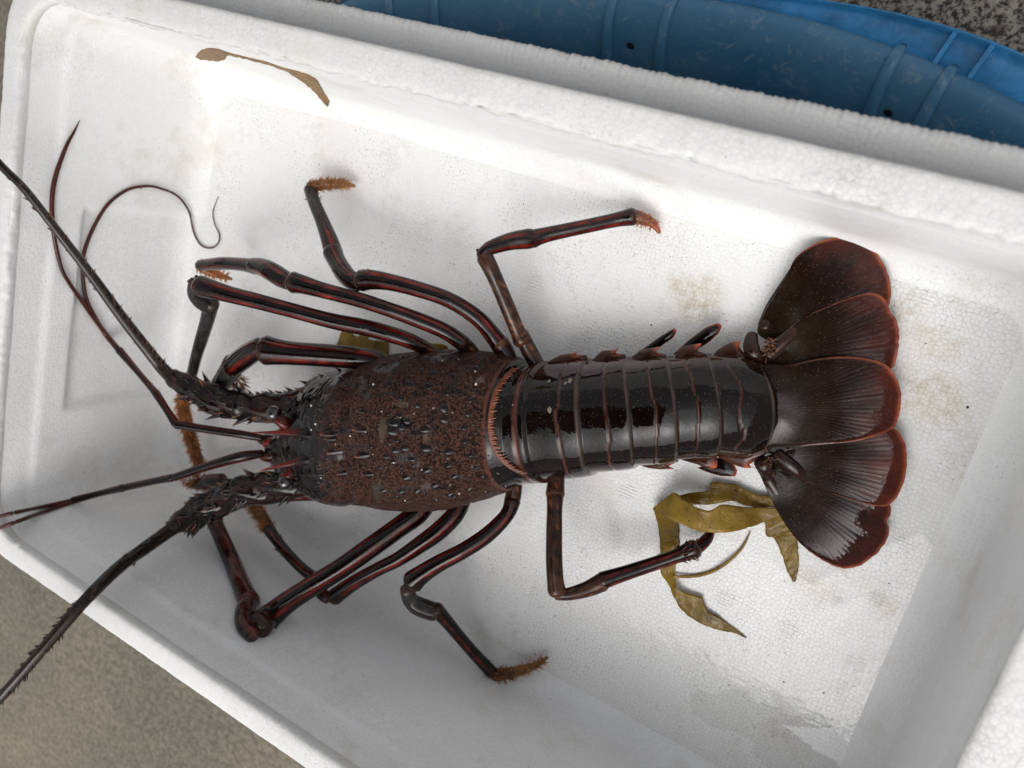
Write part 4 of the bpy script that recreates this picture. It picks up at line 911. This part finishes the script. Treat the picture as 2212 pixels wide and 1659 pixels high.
frond([(1062, 238), (1090, 330), (1100, 430), (1110, 550), (1110, 640), (1160, 720), (1197, 800)], [(1160, 262), (1215, 320), (1225, 420), (1225, 500), (1200, 600), (1198, 680), (1203, 740)], [.008, .003, .0, .0, .0, .003, .006])
frond([(1195, 738), (1205, 820), (1260, 890), (1350, 950), (1450, 990), (1560, 1012), (1640, 1048)], [(1200, 734), (1270, 770), (1362, 795), (1392, 870), (1462, 912), (1535, 962), (1640, 1045)], [.006, .004, .003, .003, .002, .0, .0])
frond([(1755, 325), (1770, 412), (1820, 432), (1872, 560), (1900, 640), (1927, 692)], [(1860, 262), (1905, 340), (1948, 412), (1962, 520), (1966, 600), (1945, 696)], [.004, .0, .0, .0, .0, .0])
def strand(L, nm='strand'):
    m_ = MB(); tube(m_, [(*P(*c5(x, y), z, .0016), r / 2.88 * .0003) for x, y, z, r in L], 8, flat=.4); attach(m_.build(nm, M_kelp), kp)
strand([(1190, 664, .003, 9), (1320, 661, .0, 10), (1430, 632, .002, 10), (1530, 570, .003, 9), (1610, 490, .002, 8), (1650, 420, .0, 5), (1666, 380, .0, 1.5)])
strand([(1195, 522, .006, 7), (1150, 512, .008, 6), (1110, 520, .006, 5), (1082, 542, .003, 4), (1073, 568, .0, 2)])
def c6(x, y): return x / 2.52, y / 2.52
m_ = MB(); strip(m_, [(1065, 310), (1085, 280), (1130, 262), (1180, 265), (1250, 287), (1350, 312), (1450, 337), (1550, 370), (1650, 395), (1720, 430), (1745, 465), (1762, 500), (1790, 545), (1786, 576)],
      [(1067, 312), (1110, 325), (1180, 332), (1225, 322), (1245, 302), (1345, 322), (1450, 350), (1550, 385), (1640, 440), (1700, 490), (1730, 520), (1750, 545), (1770, 570), (1782, 580)], None, c6, rag=.0008)
o = solid(m_.build('seaweed', simple('kelp_dry', (.22, .12, .035), .6, 150, .6, bump=.001)), .0004)
tag(o, 'thin dried brown seaweed strip stuck on the upper inner wall of the box', 'seaweed', 'scraps of seaweed in the box')
m_ = MB(); strip(m_, [(700, 0), (760, 0), (880, 30), (990, 60), (1110, 80)], [(660, 130), (760, 170), (850, 190), (980, 215), (1110, 235)], None, lambda x, y: (x * .25 + 562, y * .25 + 717), rag=.005)
o = solid(m_.build('seaweed', M_kelp), .0006); tag(o, 'crinkled olive seaweed patch lying under the lobster legs above the carapace', 'seaweed', 'scraps of seaweed in the box')
m_ = MB(); strip(m_, [(915, 744), (940, 742), (966, 746)], [(918, 756), (942, 760), (968, 762)], None, lambda x, y: (x, y), rag=.0006)
o = solid(m_.build('seaweed', M_kelp), .0006); tag(o, 'small seaweed scrap showing between two legs beside the carapace', 'seaweed', 'scraps of seaweed in the box')

# grit on the floor, one mass of specks
gm = MB()
spots = [(1407, 702, 3.2), (2090, 879, 4), (1131, 440, 2), (1920, 1260, 2.2), (181, 1020, 2), (1695, 1255, 2), (1780, 1497, 2.5), (1693, 1473, 2.5), (1575, 1480, 2.5), (305, 407, 2.6), (690, 355, 2), (665, 1300, 2.2), (1200, 1330, 2), (1080, 1030, 1.8), (2000, 742, 2.4)]
for _ in range(130): spots.append((random.uniform(480, 2100), random.uniform(200, 1640), random.uniform(.6, 1.5)))
for x, y, r in spots:
    s = surf(x, y)
    if s is None: continue
    r *= lsc(s); q = s + Vector((0, 0, r * .3)); k = [q + Vector(d) * r * random.uniform(.6, 1.1) for d in ((1, 0, 0), (-1, 0, 0), (0, 1, 0), (0, -1, 0), (0, 0, .8), (0, 0, -.8))]
    gm.add(k, [(0, 2, 4), (2, 1, 4), (1, 3, 4), (3, 0, 4), (2, 0, 5), (1, 2, 5), (3, 1, 5), (0, 3, 5)], (1, 1, 1))
tag(gm.build('grit', simple('grit', (.03, .025, .02), .7)), 'fine dark grit scattered over the white box floor', 'grit', kind='stuff')

# ------------------------------------------------------------------ added unseen sheet: makes the dark tail reflection, shades the box
blocker = MB(); Z0 = 1.55; x0, x1, y0, y1 = -1.15, .0, -.66, .16
pts = []
for i in range(13):
    for j in range(9):
        x = lerp(x0, x1, i / 12); y = lerp(y0, y1, j / 8); pts.append((x, y, Z0 + .05 * math.sin(i * .52) ** 2))
fc = [(i * 9 + j, i * 9 + j + 1, (i + 1) * 9 + j + 1, (i + 1) * 9 + j) for i in range(12) for j in range(8)]
blocker.add(pts, fc, (1, 1, 1)); o = solid(blocker.build('light_blocker', simple('blocker_dark', (.03, .03, .032), .8, 40, .2)), .01)
tag(o, 'added dark sheet out of view above the foam box, blocking light', 'light_blocker')
